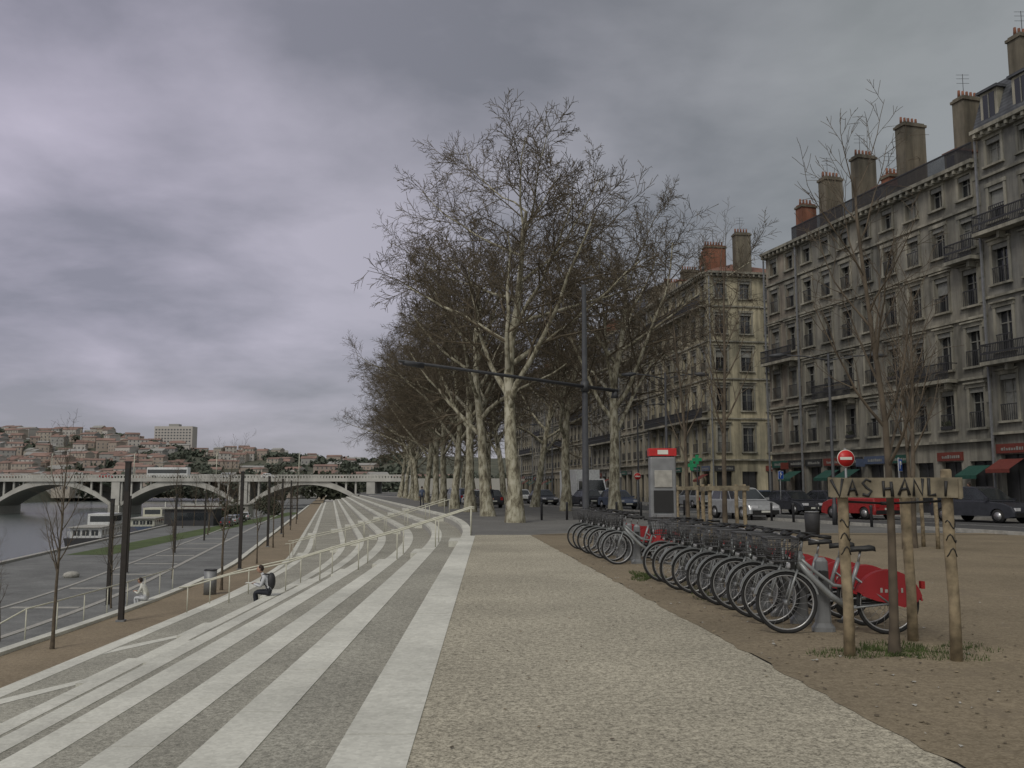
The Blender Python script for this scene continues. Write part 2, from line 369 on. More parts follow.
# ------------------------------------------------------------------ buildings
def building(name, O, slope_u, bays, bw, floors, depth, wallc, roof='tile', sideb=0, chim=(), seed=1, balc=(), toprail=False, shopmats=('awn', 'awr'), roofh=2.6, shutters=False):
    rr = random.Random(seed)
    key = 'wall_'+name+str(seed); M[key] = facade_mat(key, wallc, seed*3.1)
    par = empty(name, (O[0], O[1], 0))
    u = Vector((slope_u, 1, 0)).normalized(); nrm = Vector((-u.y, u.x, 0)); L = bays*bw
    W, G, T_, I = MB(), MB(), MB(), MB()
    def facade(P, nb, width, front):
        b_w = width/nb
        z = 0.0; H = sum(f[0] for f in floors)
        for fi, (fh, ww, wh, sill, kind) in enumerate(floors):
            z1 = z+fh
            for i in range(nb):
                a0 = i*b_w; a1 = a0+b_w; c = (a0+a1)/2; w0 = c-ww/2; w1 = c+ww/2; s0 = z+sill; s1 = s0+wh
                W.face([P(a0, 0, z), P(w0, 0, z), P(w0, 0, z1), P(a0, 0, z1)], key)
                W.face([P(w1, 0, z), P(a1, 0, z), P(a1, 0, z1), P(w1, 0, z1)], key)
                W.face([P(w0, 0, s1), P(w1, 0, s1), P(w1, 0, z1), P(w0, 0, z1)], key)
                if sill > 0.01: W.face([P(w0, 0, z), P(w1, 0, z), P(w1, 0, s0), P(w0, 0, s0)], key)
                d = -0.30
                for q in ([(w0, s0), (w0, s1)], [(w0, s1), (w1, s1)], [(w1, s1), (w1, s0)], [(w1, s0), (w0, s0)]):
                    (qa, qz), (qb, qy) = q
                    W.face([P(qa, 0, qz), P(qb, 0, qy), P(qb, d, qy), P(qa, d, qz)], key)
                if kind == 'shop':
                    G.boxf(P, w0, w1, d-0.1, d, s0, s1, 'shop')
                    T_.boxf(P, w0, w1, d, d+0.06, s0, s0+0.5, 'iron')
                    T_.boxf(P, c-0.04, c+0.04, d, d+0.06, s0+0.5, s1, 'iron')
                    if rr.random() < 0.75:
                        # fascia sign with lettering blocks
                        fm = rr.choice([shopmats[0], shopmats[1], 'iron', 'shop', 'shop', 'carblue'])
                        T_.boxf(P, w0-0.2, w1+0.2, 0.01, 0.12, s1+0.06, s1+0.56, fm)
                        k = w0
                        while k < w1-0.2:
                            lw = rr.uniform(.06, .14); T_.boxf(P, k, k+lw, 0.121, 0.135, s1+0.2, s1+0.2+rr.uniform(.12, .2), 'curtain'); k += lw+0.06
                    if rr.random() < 0.2:
                        T_.boxf(P, a1-0.2, a1-0.12, 0.1, 0.75, 3.0, 3.5, rr.choice(['awr', 'kerb', 'carblue', 'green']))
                    if rr.random() < 0.22:
                        m_ = rr.choice(shopmats)
                        T_.face([P(w0, 0.1, s1-0.25), P(w1, 0.1, s1-0.25), P(w1, 1.1, s1-0.8), P(w0, 1.1, s1-0.8)], m_)
                        T_.face([P(w0, 1.1, s1-0.8), P(w1, 1.1, s1-0.8), P(w1, 1.1, s1-1.0), P(w0, 1.1, s1-1.0)], m_)
                else:
                    q = rr.random()
                    G.boxf(P, w0, w1, d-0.1, d, s0, s1, 'glass' if q < 0.78 else 'curtain')
                    if q > 0.35 and q < 0.62:
                        hb = rr.uniform(0.2, 0.6)*wh
                        T_.boxf(P, w0+0.03, w1-0.03, d+0.09, d+0.12, s1-hb, s1-0.1, rr.choice(['frw', 'shut', 'curtain']))
                    for (x0, x1_, y0, y1_) in ((w0, w0+0.07, s0, s1), (w1-0.07, w1, s0, s1), (c-0.04, c+0.04, s0+.07, s1-.07)):
                        T_.boxf(P, x0, x1_, d, d+0.06, y0, y1_, 'frw')
                    for zz in (s0, s0+wh*0.62, s1-0.07): T_.boxf(P, w0+0.07, w1-0.07, d+.004, d+0.05, zz, zz+0.06, 'frw')
                    T_.boxf(P, w0+.01, w1-.01, -0.12, -0.02, s1-0.28, s1-0.01, 'frw')
                    T_.boxf(P, w0-0.16, w0-0.0, 0.002, 0.06, s0, s1, 'trim'); T_.boxf(P, w1, w1+0.16, 0.002, 0.06, s0, s1, 'trim')
                    T_.boxf(P, w0-0.2, w1+0.2, 0.002, 0.09, s1, s1+0.22, 'trim')
                    if fi < 4: T_.boxf(P, w0-0.26, w1+0.26, 0.002, 0.22, s1+0.22, s1+0.31, 'trim')
                    T_.boxf(P, w0-0.22, w1+0.22, 0.002, 0.18, s0-0.12, s0-.001, 'trim')
                    if kind == 'iron':
                        I.boxf(P, w0, w1, 0.05, 0.08, s0+0.85, s0+0.9, 'iron')
                        k = w0+0.06
                        while k < w1: I.boxf(P, k, k+0.03, 0.055, 0.075, s0, s0+0.85, 'iron'); k += 0.14
                        if rr.random() < 0.15:
                            I.boxf(P, w0+.1, w1-.1, 0.09, 0.25, s0+.02, s0+.2, 'iron')
                            for _ in range(12):
                                ax = rr.uniform(w0+.1, w1-.25); az = s0+.18+rr.uniform(0, .2); I.face([P(ax, .12, az), P(ax+.15, .2, az+.05), P(ax+.05, .22, az+.2)], 'bush')
            dpt = 0.14 if fi else 0.28
            T_.boxf(P, 0, width, 0.003, dpt, z1-0.14, z1-0.0, 'trim')
            if front and fi in balc:
                for (b0, b1) in balc[fi]:
                    aa, bb = b0*b_w+0.1, b1*b_w-0.1
                    T_.boxf(P, aa, bb, dpt+.003, 0.85, z1-0.2, z1+0.0, 'trim')
                    k = aa
                    while k < bb: I.boxf(P, k, k+0.03, 0.78, 0.81, z1, z1+0.9, 'iron'); k += 0.11
                    I.boxf(P, aa, bb, 0.76, 0.83, z1+0.9, z1+0.96, 'iron'); I.boxf(P, aa, bb, 0.77, 0.82, z1+0.05, z1+0.09, 'iron')
                    I.boxf(P, aa, bb, 0.775, 0.815, z1+0.4, z1+0.5, 'iron')
                    for s in (aa, bb-0.04): I.boxf(P, s, s+0.04, 0.1, 0.76, z1+0.9, z1+0.95, 'iron')
                    k = aa+0.4
                    while k < bb: T_.boxf(P, k, k+0.18, dpt+.003, 0.6, z1-0.55, z1-0.2, 'trim'); k += b_w
            z = z1
        T_.boxf(P, 0, width, 0.003, 0.3, H-0.42, H-0.2, 'trim'); T_.boxf(P, -0.0, width, 0.003, 0.55, H-0.16, H+0.05, 'trim')
        k = 0.2
        while k < width: T_.boxf(P, k, k+0.16, 0.31, 0.5, H-0.4, H-0.17, 'trim'); k += 0.55
        for zz in range(int(H/0.7)):
            if zz*0.7 > floors[0][0] and zz % 2: T_.boxf(P, 0.0, 0.5, 0.002, 0.045, zz*0.7, zz*0.7+0.6, 'trim')
        if toprail and front:
            k = 0
            while k < width: I.boxf(P, k, k+0.035, 0.40, 0.43, H+0.05, H+0.95, 'iron'); k += 0.085
            I.boxf(P, 0, width, 0.38, 0.45, H+0.95, H+1.03, 'iron')
        I.boxf(P, width-0.14, width-0.03, 0.23, 0.33, 0.2, H-0.5, 'steel')
        return H
    PF = lambda a, b, z: tuple(u*a+nrm*b+Vector((0, 0, z)))
    H = facade(PF, bays, L, True)
    if sideb:
        PS = lambda a, b, z: PF(-b, -depth+a, z)
        facade(PS, sideb, depth, False)
    else: W.face([PF(0, 0, 0), PF(0, -depth, 0), PF(0, -depth, H), PF(0, 0, H)], key)
    W.face([PF(L, 0, 0), PF(L, -depth, 0), PF(L, -depth, H), PF(L, 0, H)], key)
    W.face([PF(0, -depth, 0), PF(L, -depth, 0), PF(L, -depth, H), PF(0, -depth, H)], key)
    RO = MB()
    s1 = 0.9 if roof == 'slate' else 2.2; h1 = roofh if roof == 'slate' else 1.0
    z0 = H+0.05; z1 = z0+h1; z2 = z1+1.3
    ia = 0.0 if not sideb else s1
    mid = (0.3-depth)/2
    A = [PF(0, 0.3, z0), PF(L, 0.3, z0), PF(L, -depth, z0), PF(0, -depth, z0)]
    B = [PF(ia, 0.3-s1, z1), PF(L, 0.3-s1, z1), PF(L, -depth+s1, z1), PF(ia, -depth+s1, z1)]
    for k in range(4): RO.face([A[k], A[(k+1) % 4], B[(k+1) % 4], B[k]], roof if (k % 2 == 0 or sideb) else key)
    rd = [PF(ia*2.5, mid, z2), PF(L, mid, z2)]
    RO.face([B[0], B[1], rd[1], rd[0]], roof); RO.face([B[2], B[3], rd[0], rd[1]], roof)
    RO.face([B[1], B[2], rd[1]], roof if sideb else key); RO.face([B[3], B[0], rd[0]], roof if sideb else key)
    if roof == 'slate':
        for i in range(bays):
            c = (i+0.5)*bw
            RO.boxf(PF, c-0.6, c+0.6, -1.6, 0.12, z0+0.3, z0+2.0, 'trim'); G.boxf(PF, c-0.4, c+0.4, 0.125, 0.14, z0+0.45, z0+1.85, 'glass')
            T_.boxf(PF, c-0.03, c+0.03, 0.142, 0.17, z0+0.45, z0+1.85, 'frw')
            RO.boxf(PF, c-0.75, c+0.75, -1.7, 0.3, z0+2.003, z0+2.15, 'slate')
    else:
        for i in range(bays//3):
            c = (i*3+1.5)*bw
            RO.boxf(PF, c-0.5, c+0.5, -2.6, -1.2, z0+0.5, z0+1.7, key); G.boxf(PF, c-0.3, c+0.3, -1.198, -1.19, z0+0.7, z0+1.5, 'glass')
            RO.boxf(PF, c-0.6, c+0.6, -2.8, -1.1, z0+1.703, z0+1.82, roof)
    CH = MB()
    for (a, zt, w, m_, bk) in chim:
        CH.boxf(PF, a-0.45, a+0.45, -bk-w, -bk, H-1, zt-0.55, m_)
        CH.boxf(PF, a-0.53, a+0.53, -bk-w-0.08, -bk+0.08, zt-0.55, zt-0.38, 'chim')
        CH.boxf(PF, a-0.42, a+0.42, -bk-w+.03, -bk-.03, zt-0.38, zt-0.25, m_)
        k = 0.15
        while k < w-0.05:
            p = Vector(PF(a, -bk-k, zt-0.25)); CH.cyl(p, p+Vector((0, 0, 0.45)), 0.10, 'brick', 8, 0.075); k += 0.3
        if rr.random() < 0.6:
            p = Vector(PF(a+0.3, -bk-w*0.5, zt-0.3)); CH.cyl(p, p+Vector((0, 0, 1.8)), 0.018, 'iron', 5)
            for t in (1.2, 1.5, 1.75): CH.cyl(p+Vector((-.4, 0, t)), p+Vector((.4, 0, t)), 0.012, 'iron', 4)
    for b_, nm in ((W, 'walls'), (G, 'windows'), (T_, 'stone_trim_and_frames'), (I, 'railings'), (RO, 'roof'), (CH, 'chimneys')):
        if b_.v: b_.obj(nm, par)
    return par
F6 = [(4.3, 1.55, 3.1, 0.0, 'shop'), (3.5, 1.05, 2.25, 0.65, 'iron'), (3.4, 1.05, 2.25, 0.6, 'iron'), (3.3, 1.05, 2.1, 0.65, 'iron'), (3.0, 1.0, 1.85, 0.65, 'iron'), (2.5, 0.95, 1.35, 0.6, 'win')]
S1 = -0.29
u1 = Vector((S1, 1, 0)).normalized(); B0 = Vector((26.3, 49, 0))
def along(a): p = B0+u1*a; return (p.x, p.y)
building('apartment_building', along(0), S1, 8, 2.2, F6, 13, (0.25, 0.238, 0.205), 'tile', 0,
         [(4, 26.0, 1.6, 'chim', 2.6), (9.2, 26.4, 1.7, 'chim', 2.6), (11.3, 23.6, 1.2, 'brick', 3), (14, 25.9, 1.5, 'chim', 2.6)], 2, {1: [(1, 3), (5, 7)], 3: [(0, 1)]}, True)
building('apartment_building', along(17.62), S1, 2, 2.15, F6, 13, (0.29, 0.255, 0.21), 'tile', 0,
         [(0.3, 25.6, 1.5, 'chim', 2.6), (3.4, 24.4, 1.3, 'brick', 2.6)], 3, {2: [(0, 2)]}, False)
F6b = [(4.6, 1.6, 3.4, 0.0, 'shop'), (3.8, 1.1, 2.5, 0.6, 'iron'), (3.7, 1.1, 2.4, 0.6, 'iron'), (3.5, 1.1, 2.2, 0.6, 'iron'), (3.3, 1.05, 2.0, 0.6, 'iron'), (2.6, 1.0, 1.5, 0.5, 'win')]
building('mansard_apartment_building', along(-22.02), S1, 10, 2.2, F6b, 13, (0.24, 0.232, 0.21), 'slate', 0,
         [(21.2, 27.6, 2.0, 'chim', 2.2), (14, 27, 2, 'chim', 3)], 4, {1: [(7, 10)], 3: [(8, 10)]}, False)
building('mansard_apartment_building', along(-46.1), S1, 11, 2.18, F6b, 13, (0.27, 0.25, 0.21), 'slate', 0, [(8, 27, 2, 'chim', 3)], 14, {2: [(2, 9)]}, False)
S2 = -0.168; u2 = Vector((S2, 1, 0)).normalized(); C0 = Vector((19.2, 87, 0))
def al2(a): p = C0+u2*a; return (p.x, p.y)
F7 = [(4.4, 1.6, 3.2, 0.0, 'shop'), (4.0, 1.2, 2.6, 0.7, 'iron'), (3.9, 1.2, 2.5, 0.7, 'iron'), (3.7, 1.2, 2.3, 0.7, 'iron'), (3.5, 1.15, 2.1, 0.7, 'iron'), (3.3, 1.1, 1.8, 0.7, 'win')]
building('corner_apartment_building', al2(0), S2, 7, 2.6, F7, 10.5, (0.42, 0.38, 0.275), 'tile', 4,
         [(1.2, 27.5, 1.6, 'chim', 3.5), (3.5, 26.7, 2.2, 'brick', 1.2), (9, 27.2, 2, 'brick', 3), (15, 27, 2, 'chim', 3)], 5, {1: [(0, 7)], 4: [(0, 7)]}, False)
a = 18.25
for i in range(7):
    nb = R.choice([5, 6, 7])
    building('apartment_building', al2(a), S2, nb, 2.4, [F7, F6, F6b][i % 3], 12, R.choice([(0.29, 0.26, 0.2), (0.27, 0.255, 0.22), (0.33, 0.30, 0.24)]), R.choice(['tile', 'slate']), 0,
             [(3, 27, 2, 'brick', 3), (9, 26.5, 2, 'chim', 3)], 20+i, {1: [(0, nb)]} if i % 2 else {2: [(1, nb-1)]}, False)
    a += nb*2.4+0.02

# ------------------------------------------------------------------ trees
def gen_tree(seed, L, r0, nc, ang, lr, tmin, nseg, wob, trop, sides, mats, rmin=0.008, lean=(0, 0), balls=0):
    rr = random.Random(seed); mb = MB(); maxl = len(nc)
    def br(p, d, L, r, lvl):
        n = nseg[lvl]; pts = [p.copy()]; dirs = [d.copy()]
        for i in range(n):
            d = (d+Vector((rr.gauss(0, wob[lvl]), rr.gauss(0, wob[lvl]), rr.gauss(0, wob[lvl])))+Vector((0, 0, trop[lvl]))).normalized()
            p = p+d*(L/n); pts.append(p.copy()); dirs.append(d.copy())
        re = max(rmin*0.8, r*0.22)
        rads = [max(rmin*.8, r+(re-r)*(i/n)**0.85) for i in range(n+1)]
        if lvl == 0: rads[0] *= 1.35
        mb.tube(pts, rads, sides[lvl], mats[lvl], False)
        if lvl < maxl:
            az = rr.uniform(0, 6.28)
            for k in range(nc[lvl]):
                t = tmin[lvl]+(1-tmin[lvl])*((k+rr.random())/nc[lvl]); f = t*n; i = min(n-1, int(f))
                pos = pts[i].lerp(pts[i+1], f-i); dd = dirs[i+1]; rad = rads[i]+(rads[i+1]-rads[i])*(f-i)
                az += 2.4+rr.gauss(0, 0.4); o = dd.orthogonal().normalized(); o = Quaternion(dd, az) @ o
                g = math.radians(ang[lvl]*rr.uniform(0.7, 1.25)); cd = (dd*math.cos(g)+o*math.sin(g)).normalized()
                br(pos, cd, L*lr[lvl]*(1-0.45*t)*rr.uniform(0.75, 1.25), max(rmin, rad*0.62), lvl+1)
        elif balls and rr.random() < balls:
            q = pts[-1]-Vector((0, 0, 0.06)); s = 0.028
            mb.add([q+Vector(v)*s for v in ((1, 0, 0), (-1, 0, 0), (0, 1, 0), (0, 0, -1))], [(0, 2, 3), (2, 1, 3), (0, 1, 2), (0, 3, 1)], 'twig')
    br(Vector((0, 0, -0.1)), Vector((lean[0], lean[1], 1)).normalized(), L, r0, 0)
    return mb.mesh('tree_mesh')
big = [gen_tree(s, 16.0, 0.40, (14, 10, 9, 7), (56, 46, 42, 40), (0.72, 0.52, 0.5, 0.52), (0.30, 0.2, 0.12, 0.1), (9, 7, 4, 2, 1), (0.06, 0.12, 0.15, 0.17, 0.15), (0.03, 0.07, 0.03, -0.01, -0.02),
                (10, 6, 4, 3, 3), ('bark', 'bark', 'twig', 'twig', 'twig'), rmin=0.013, lean=ln, balls=0.25) for s, ln in ((11, (0.01, 0)), (23, (.04, .02)), (37, (0, -.03)))]
def tx(y, off): return 0.4-0.17*(y-43)+off
k = 0; y = 43.0
while y < 175:
    inst('plane_tree', big[k % 3], (tx(y, 0)+R.uniform(-.3, .3), y, 0), (-0.95 if k == 0 else R.uniform(0, 6.28)), (1.0 if k == 0 else R.uniform(0.86, 0.98)))
    k += 1; y += 9.5
y = 52.0
while y < 140:
    inst('plane_tree', big[k % 3], (tx(y, 7.2)+R.uniform(-.3, .3), y+R.uniform(-1, 1), 0), R.uniform(0, 6.28), R.uniform(0.86, 0.96))
    k += 1; y += 13
YN = [((6, 4.8, 0.34, 0.05), 5), ((9, 5.6, 0.38, 0.06), 6), ((4, 5.2, 0.38, 0.06), 9)]
young = [gen_tree(s, h, rr0, (15, 6, 4), (34, 38, 38), (lr0, 0.5, 0.5), (0.36, 0.2, 0.2), (12, 6, 4, 3), (0.03, 0.08, 0.12, 0.15), (0.02, 0.10, 0.06, 0.03),
                 (8, 5, 3, 3), ('ytwig', 'ytwig', 'ytwig', 'ytwig'), rmin=0.0028) for (q, h, lr0, rr0), s in YN]
inst('young_street_tree', young[0], (3.72, 9.0, 0), 1.0)
inst('young_street_tree', young[1], (5.6, 24, 0), 2.0, 1.35)
inst('young_street_tree', young[2], (10.8, 24.5, 0), 4.0, 1.4)
inst('young_street_tree', young[1], (13.2, 30, 0), 5.0, 1.3)
inst('young_street_tree', young[2], (6.4, 33, 0), 0.5, 1.5)
for yy, off, kk, s in ((26.6, -12.1, 1, 1.0), (41.7, -11.3, 2, 1.15), (56, -11.8, 0, 1.05), (71, -11.8, 1, 1.05), (86, -11.8, 2, 1.1), (101, -11.8, 0, 1.1), (118, -11.8, 1, 1.1), (47, -18, 1, 0.8), (62, -18, 2, 0.8), (37, -19, 0, .8)):
    inst('young_quay_tree', young[kk], (e(yy)+off, yy, -3.0 if off > -13 else -4.5), R.uniform(0, 6), s)

def stake_guard(x, y, pts, h=1.68, ph=0.12):
    g = empty('tree_guard', (x, y, 0)); mb = MB()
    for i, (a, b, hh) in enumerate(pts):
        mb.tube([(a, b, -0.05), (a+0.008, b, hh*0.3), (a-0.004, b+.004, hh*0.6), (a, b+0.01, hh-0.02), (a, b+0.01, hh)], [0.056, 0.05, 0.053, 0.05, 0.042], 12, 'stake')
    mb.obj('stakes', g)
    mb = MB()
    n = len(pts)
    for i in range(n):
        a = Vector((pts[i][0], pts[i][1], 0)); b = Vector((pts[(i+1) % n][0], pts[(i+1) % n][1], 0))
        d = (b-a).normalized(); nn = Vector((d.y, -d.x, 0)); a2 = a-d*0.12+nn*0.06; b2 = b+d*0.12+nn*0.06
        zz = h-0.02-ph-0.012*i
        T = lambda p, q, r: tuple(a2+d*p+nn*q+Vector((0, 0, r+(0.02*p if i else 0))))
        mb.boxf(T, 0, (b2-a2).length, 0, 0.025, zz, zz+ph, 'plank')
    mb.obj('planks', g)
    return g
gd = stake_guard(3.72, 9.0, [(-0.48, -0.12, 1.62), (0.42, -0.38, 1.78), (0.5, 0.72, 1.66)], 1.72, 0.19)
a_ = Vector((-0.48, -0.12, 0)); b_ = Vector((0.42, -0.38, 0)); d_ = (b_-a_).normalized()
STK = {'V': [[(0, 1), (.45, 0), (.9, 1.05)]], 'A': [[(0, 0), (.4, 1), (.8, 0)], [(.15, .35), (.68, .4)]], 'S': [[(.75, .9), (.4, 1.05), (.1, .8), (.35, .52), (.7, .3), (.4, 0), (0, .1)]],
       'H': [[(0, 0), (.05, 1.05)], [(.7, 0), (.68, 1)], [(0, .5), (.72, .55)]], 'N': [[(0, 0), (.05, 1), (.65, .05), (.7, 1.05)]], 'L': [[(.05, 1), (0, 0), (.6, .03)]], 'I': [[(.1, 0), (.12, 1)]]}
mb = MB(); rs = random.Random(2); cx_ = 0.0
o0 = a_-d_*0.09+Vector((d_.y, -d_.x, 0))*0.0865
for ch in 'VAS HANLI':
    if ch == ' ': cx_ += 0.06; continue
    w_ = 0.11*rs.uniform(.85, 1.1); h_ = 0.15*rs.uniform(.9, 1.1); dz = rs.uniform(-.008, .008); sh = rs.uniform(-.15, .15)
    for st in STK[ch]:
        pts = [o0+d_*(cx_+w_*px+sh*h_*pz)+Vector((0, 0, 1.528+dz+h_*pz)) for px, pz in st]
        mb.tube(pts, [0.014*rs.uniform(.75, 1.25) for _ in pts], 6, 'black')
    cx_ += 0.132 if ch != 'I' else 0.05
mb.obj('graffiti_lettering', gd)
# scrawls sprayed round the stakes and tree tie
mb = MB()
for (sx, sy) in ((-0.48, -0.12), (0.42, -0.38)):
    for q in range(3):
        zc = 1.0+q*0.13; pts = [Vector((sx+.054*math.cos(t), sy+.054*math.sin(t)+.004, zc+.04*math.sin(3*t+q))) for t in [(-2.6+i*.35) for i in range(7)]]
        mb.tube(pts, 0.006, 5, 'black')
mb.torus((0, 0, 1.45), 0.05, 0.02, 'black', 16, 6, 'z'); mb.tube([(-.05, 0, 1.45), (-.46, -.1, 1.47)], .012, 5, 'black'); mb.tube([(.05, 0, 1.45), (.42, -.36, 1.48)], .012, 5, 'black')
mb.obj('tree_ties_and_scrawl', gd)
for (x, y) in ((5.6, 24), (10.8, 24.5), (6.4, 33)):
    stake_guard(x, y, [(-0.45, -0.4, 1.7), (0.45, -0.4, 1.7), (0.45, 0.45, 1.7), (-0.45, 0.45, 1.7)])

def grass_patch(cx, cy, rx, ry, n, h):
    mb = MB()
    for i in range(n):
        t = R.uniform(0, 6.28); q = math.sqrt(R.random()); q *= (0.75+0.35*math.sin(3*t+cx))
        x = cx+rx*q*math.cos(t); y = cy+ry*q*math.sin(t); hh = h*R.uniform(0.4, 1.2); a = R.uniform(0, 6.28); w = 0.006
        dx, dy = math.cos(a)*w, math.sin(a)*w; lx, ly = R.gauss(0, hh*0.4), R.gauss(0, hh*0.4)
        mb.face([(x-dx, y-dy, -0.01), (x+dx, y+dy, -0.01), (x+lx, y+ly, hh)], 'blade')
    mb.obj('grass_patch', None, (0, 0, 0))
grass_patch(3.75, 9.05, 0.85, 0.6, 1700, 0.05); grass_patch(4.5, 9.3, 0.5, 0.3, 300, 0.04); grass_patch(2.4, 16.6, 0.35, 1.0, 1500, 0.05); grass_patch(2.9, 14.0, .25, 1.5, 700, .04)
mb = MB()
for i in range(1100):
    y = R.uniform(5, 22); x = pe(y)+0.02+abs(R.gauss(0, 2.2)); s = R.uniform(0.006, 0.024); a = R.uniform(0, 6.28)
    mb.face([(x+s*math.cos(a+q), y+s*math.sin(a+q), 0.008+0.012*R.random()) for q in (0, 1.4, 3.0, 4.6)], R.choice(['ytwig', 'stake', 'twig', 'kerb']))
for i in range(120):
    y = R.uniform(5, 25); x = R.uniform(e(y), pe(y)); s = R.uniform(0.006, 0.02); a = R.uniform(0, 6.28)
    mb.face([(x+s*math.cos(a+q), y+s*math.sin(a+q), 0.006+0.01*R.random()) for q in (0, 1.4, 3.0, 4.6)], R.choice(['ytwig', 'stake', 'twig']))
mb.obj('leaf_litter')

# ------------------------------------------------------------------ bicycles
def bike_mesh():
    mb = MB()
    for x in (0, 1.1):
        c = (x, 0, 0.34)
        mb.torus(c, 0.32, 0.021, 'tire', 40, 8); mb.torus(c, 0.296, 0.011, 'rim', 40, 5)
        for k in range(18):
            t = 2*math.pi*k/18; s = 0.025 if k % 2 else -0.025
            mb.cyl((x+0.02*math.cos(t+1), s, 0.34+0.02*math.sin(t+1)), (x+0.295*math.cos(t), 0, 0.34+0.295*math.sin(t)), 0.0022, 'rim', 3)
        mb.cyl((x, -0.06, 0.34), (x, 0.06, 0.34), 0.03, 'steel', 12)
    def guard(x, a0, a1, w, mat):
        n = 14
        for k in range(n):
            t0 = math.radians(a0+(a1-a0)*k/n); t1 = math.radians(a0+(a1-a0)*(k+1)/n); r = 0.362
            P = lambda t, y, rr_: (x+rr_*math.cos(t), y, 0.34+rr_*math.sin(t))
            mb.face([P(t0, -w, r), P(t1, -w, r), P(t1, w, r), P(t0, w, r)], mat, True)
            for s in (-w, w): mb.face([P(t0, s, r), P(t1, s, r), P(t1, s, r-0.02), P(t0, s, r-0.02)], mat)
    guard(1.1, 15, 165, 0.032, 'frame'); guard(0, 20, 175, 0.06, 'red')
    for s in (-0.062, 0.062):
        arc = [(0.365*math.cos(math.radians(t)), 0.34+0.365*math.sin(math.radians(t))) for t in range(22, 172, 12)]
        low = [(-0.30, 0.36), (-0.16, 0.30), (-0.02, 0.34), (0.14, 0.37), (0.28, 0.42)]
        vs = [(p[0], s, p[1]) for p in arc]+[(p[0], s*1.05, p[1]) for p in low]
        mb.face(vs, 'red')
        mb.face([(vs[i][0], vs[i][1]-0.003*(1 if s > 0 else -1), vs[i][2]) for i in range(len(vs)-1, -1, -1)], 'red')
        for q, (lw, lh) in enumerate(((.02, .05), (.03, .035), (.012, .06), (.03, .035), (.024, .05))):
            mb.box(-0.15+q*0.055, -0.15+q*0.055+lw, s*1.03-0.004, s*1.03+0.004, 0.46, 0.46+lh, 'kerb')
    mb.tube([(0.93, 0, 0.90), (0.965, 0, 0.70)], [0.03, 0.03], 10, 'frame')
    mb.tube([(0.955, 0, 0.78), (0.80, 0, 0.60), (0.62, 0, 0.42), (0.45, 0, 0.30)], [0.034, 0.036, 0.036, 0.034], 10, 'frame')
    mb.tube([(0.955, 0, 0.84), (0.78, 0, 0.68), (0.58, 0, 0.53), (0.36, 0, 0.50)], 0.02, 8, 'frame')
    mb.tube([(0.46, 0, 0.27), (0.36, 0, 0.60), (0.30, 0, 0.78)], 0.024, 10, 'frame'); mb.tube([(0.30, 0, 0.78), (0.27, 0, 0.92)], 0.014, 8, 'rim')
    for s in (-0.07, 0.07):
        mb.tube([(0.45, s*0.5, 0.28), (0.0, s, 0.34)], 0.013, 6, 'frame'); mb.tube([(0.35, s*0.4, 0.62), (0.0, s, 0.34)], 0.011, 6, 'frame')
        mb.tube([(1.10, s*0.8, 0.34), (1.035, s*0.8, 0.55), (0.975, s*0.5, 0.70)], 0.014, 7, 'frame')
        mb.tube([(0.90, 0, 1.02), (0.90, s*1.6, 1.05), (0.86, s*3.4, 1.09), (0.72, s*4.3, 1.07)], 0.014, 7, 'black')
        mb.tube([(0.80, s*4.0, 1.08), (0.67, s*4.4, 1.07)], 0.020, 8, 'black')
        mb.tube([(0.88, s*3.0, 1.05), (0.80, s*4.3, 1.03)], 0.006, 5, 'rim')
        mb.tube([(0.93, s, 1.0), (1.05, s*0.7, 0.92), (1.12, s*0.4, 0.72)], 0.007, 5, 'black')
        dz = 0.15 if s > 0 else -0.15
        mb.tube([(0.45, s*1.2, 0.28), (0.45+abs(dz)*0.6*(1 if s > 0 else -1), s*1.3, 0.28-dz*0.8)], 0.011, 6, 'steel')
        px, pz = 0.45+abs(dz)*0.6*(1 if s > 0 else -1), 0.28-dz*0.8
        mb.box(px-0.045, px+0.045, min(s*1.4, s*2.7), max(s*1.4, s*2.7), pz-0.012, pz+0.012, 'black')
    mb.tube([(0.93, 0, 0.88), (0.905, 0, 1.03)], 0.017, 8, 'steel'); mb.ell((0.91, 0, 1.06), 0.06, 0.06, 0.035, 'black')
    mb.cyl((0.45, -0.075, 0.28), (0.45, -0.065, 0.28), 0.09, 'black', 20); mb.box(0.03, 0.45, -0.078, -0.066, 0.30, 0.37, 'black')
    vs = []
    prof = [(0.13, 0.085, 0.955), (0.17, 0.10, 0.965), (0.24, 0.075, 0.955), (0.32, 0.035, 0.95), (0.40, 0.02, 0.94)]
    for x, w, z in prof:
        vs += [(x, -w, z-0.05), (x, -w*0.8, z), (x, 0, z+0.008), (x, w*0.8, z), (x, w, z-0.05)]
    fs = [(i*5+k, (i+1)*5+k, (i+1)*5+k+1, i*5+k+1) for i in range(4) for k in range(4)]+[(0, 1, 2, 3, 4), (24, 23, 22, 21, 20)]+[(i*5, i*5+4, (i+1)*5+4, (i+1)*5) for i in range(4)]
    mb.add(vs, fs, 'black', True)
    x0, x1, y0, z0, z1 = 1.0, 1.27, 0.13, 0.80, 1.05
    def ring(z, k, r):
        q = [(x0-0.02*k, -y0-0.035*k, z), (x1+0.05*k, -y0-0.035*k, z), (x1+0.05*k, y0+0.035*k, z), (x0-0.02*k, y0+0.035*k, z)]
        for i in range(4): mb.tube([q[i], q[(i+1) % 4]], r, 4, 'wire')
        return q
    qs = [ring(z0+(z1-z0)*k, k, 0.009 if k in (0, 1) else 0.0038) for k in (0, 0.2, 0.4, 0.6, 0.8, 1)]
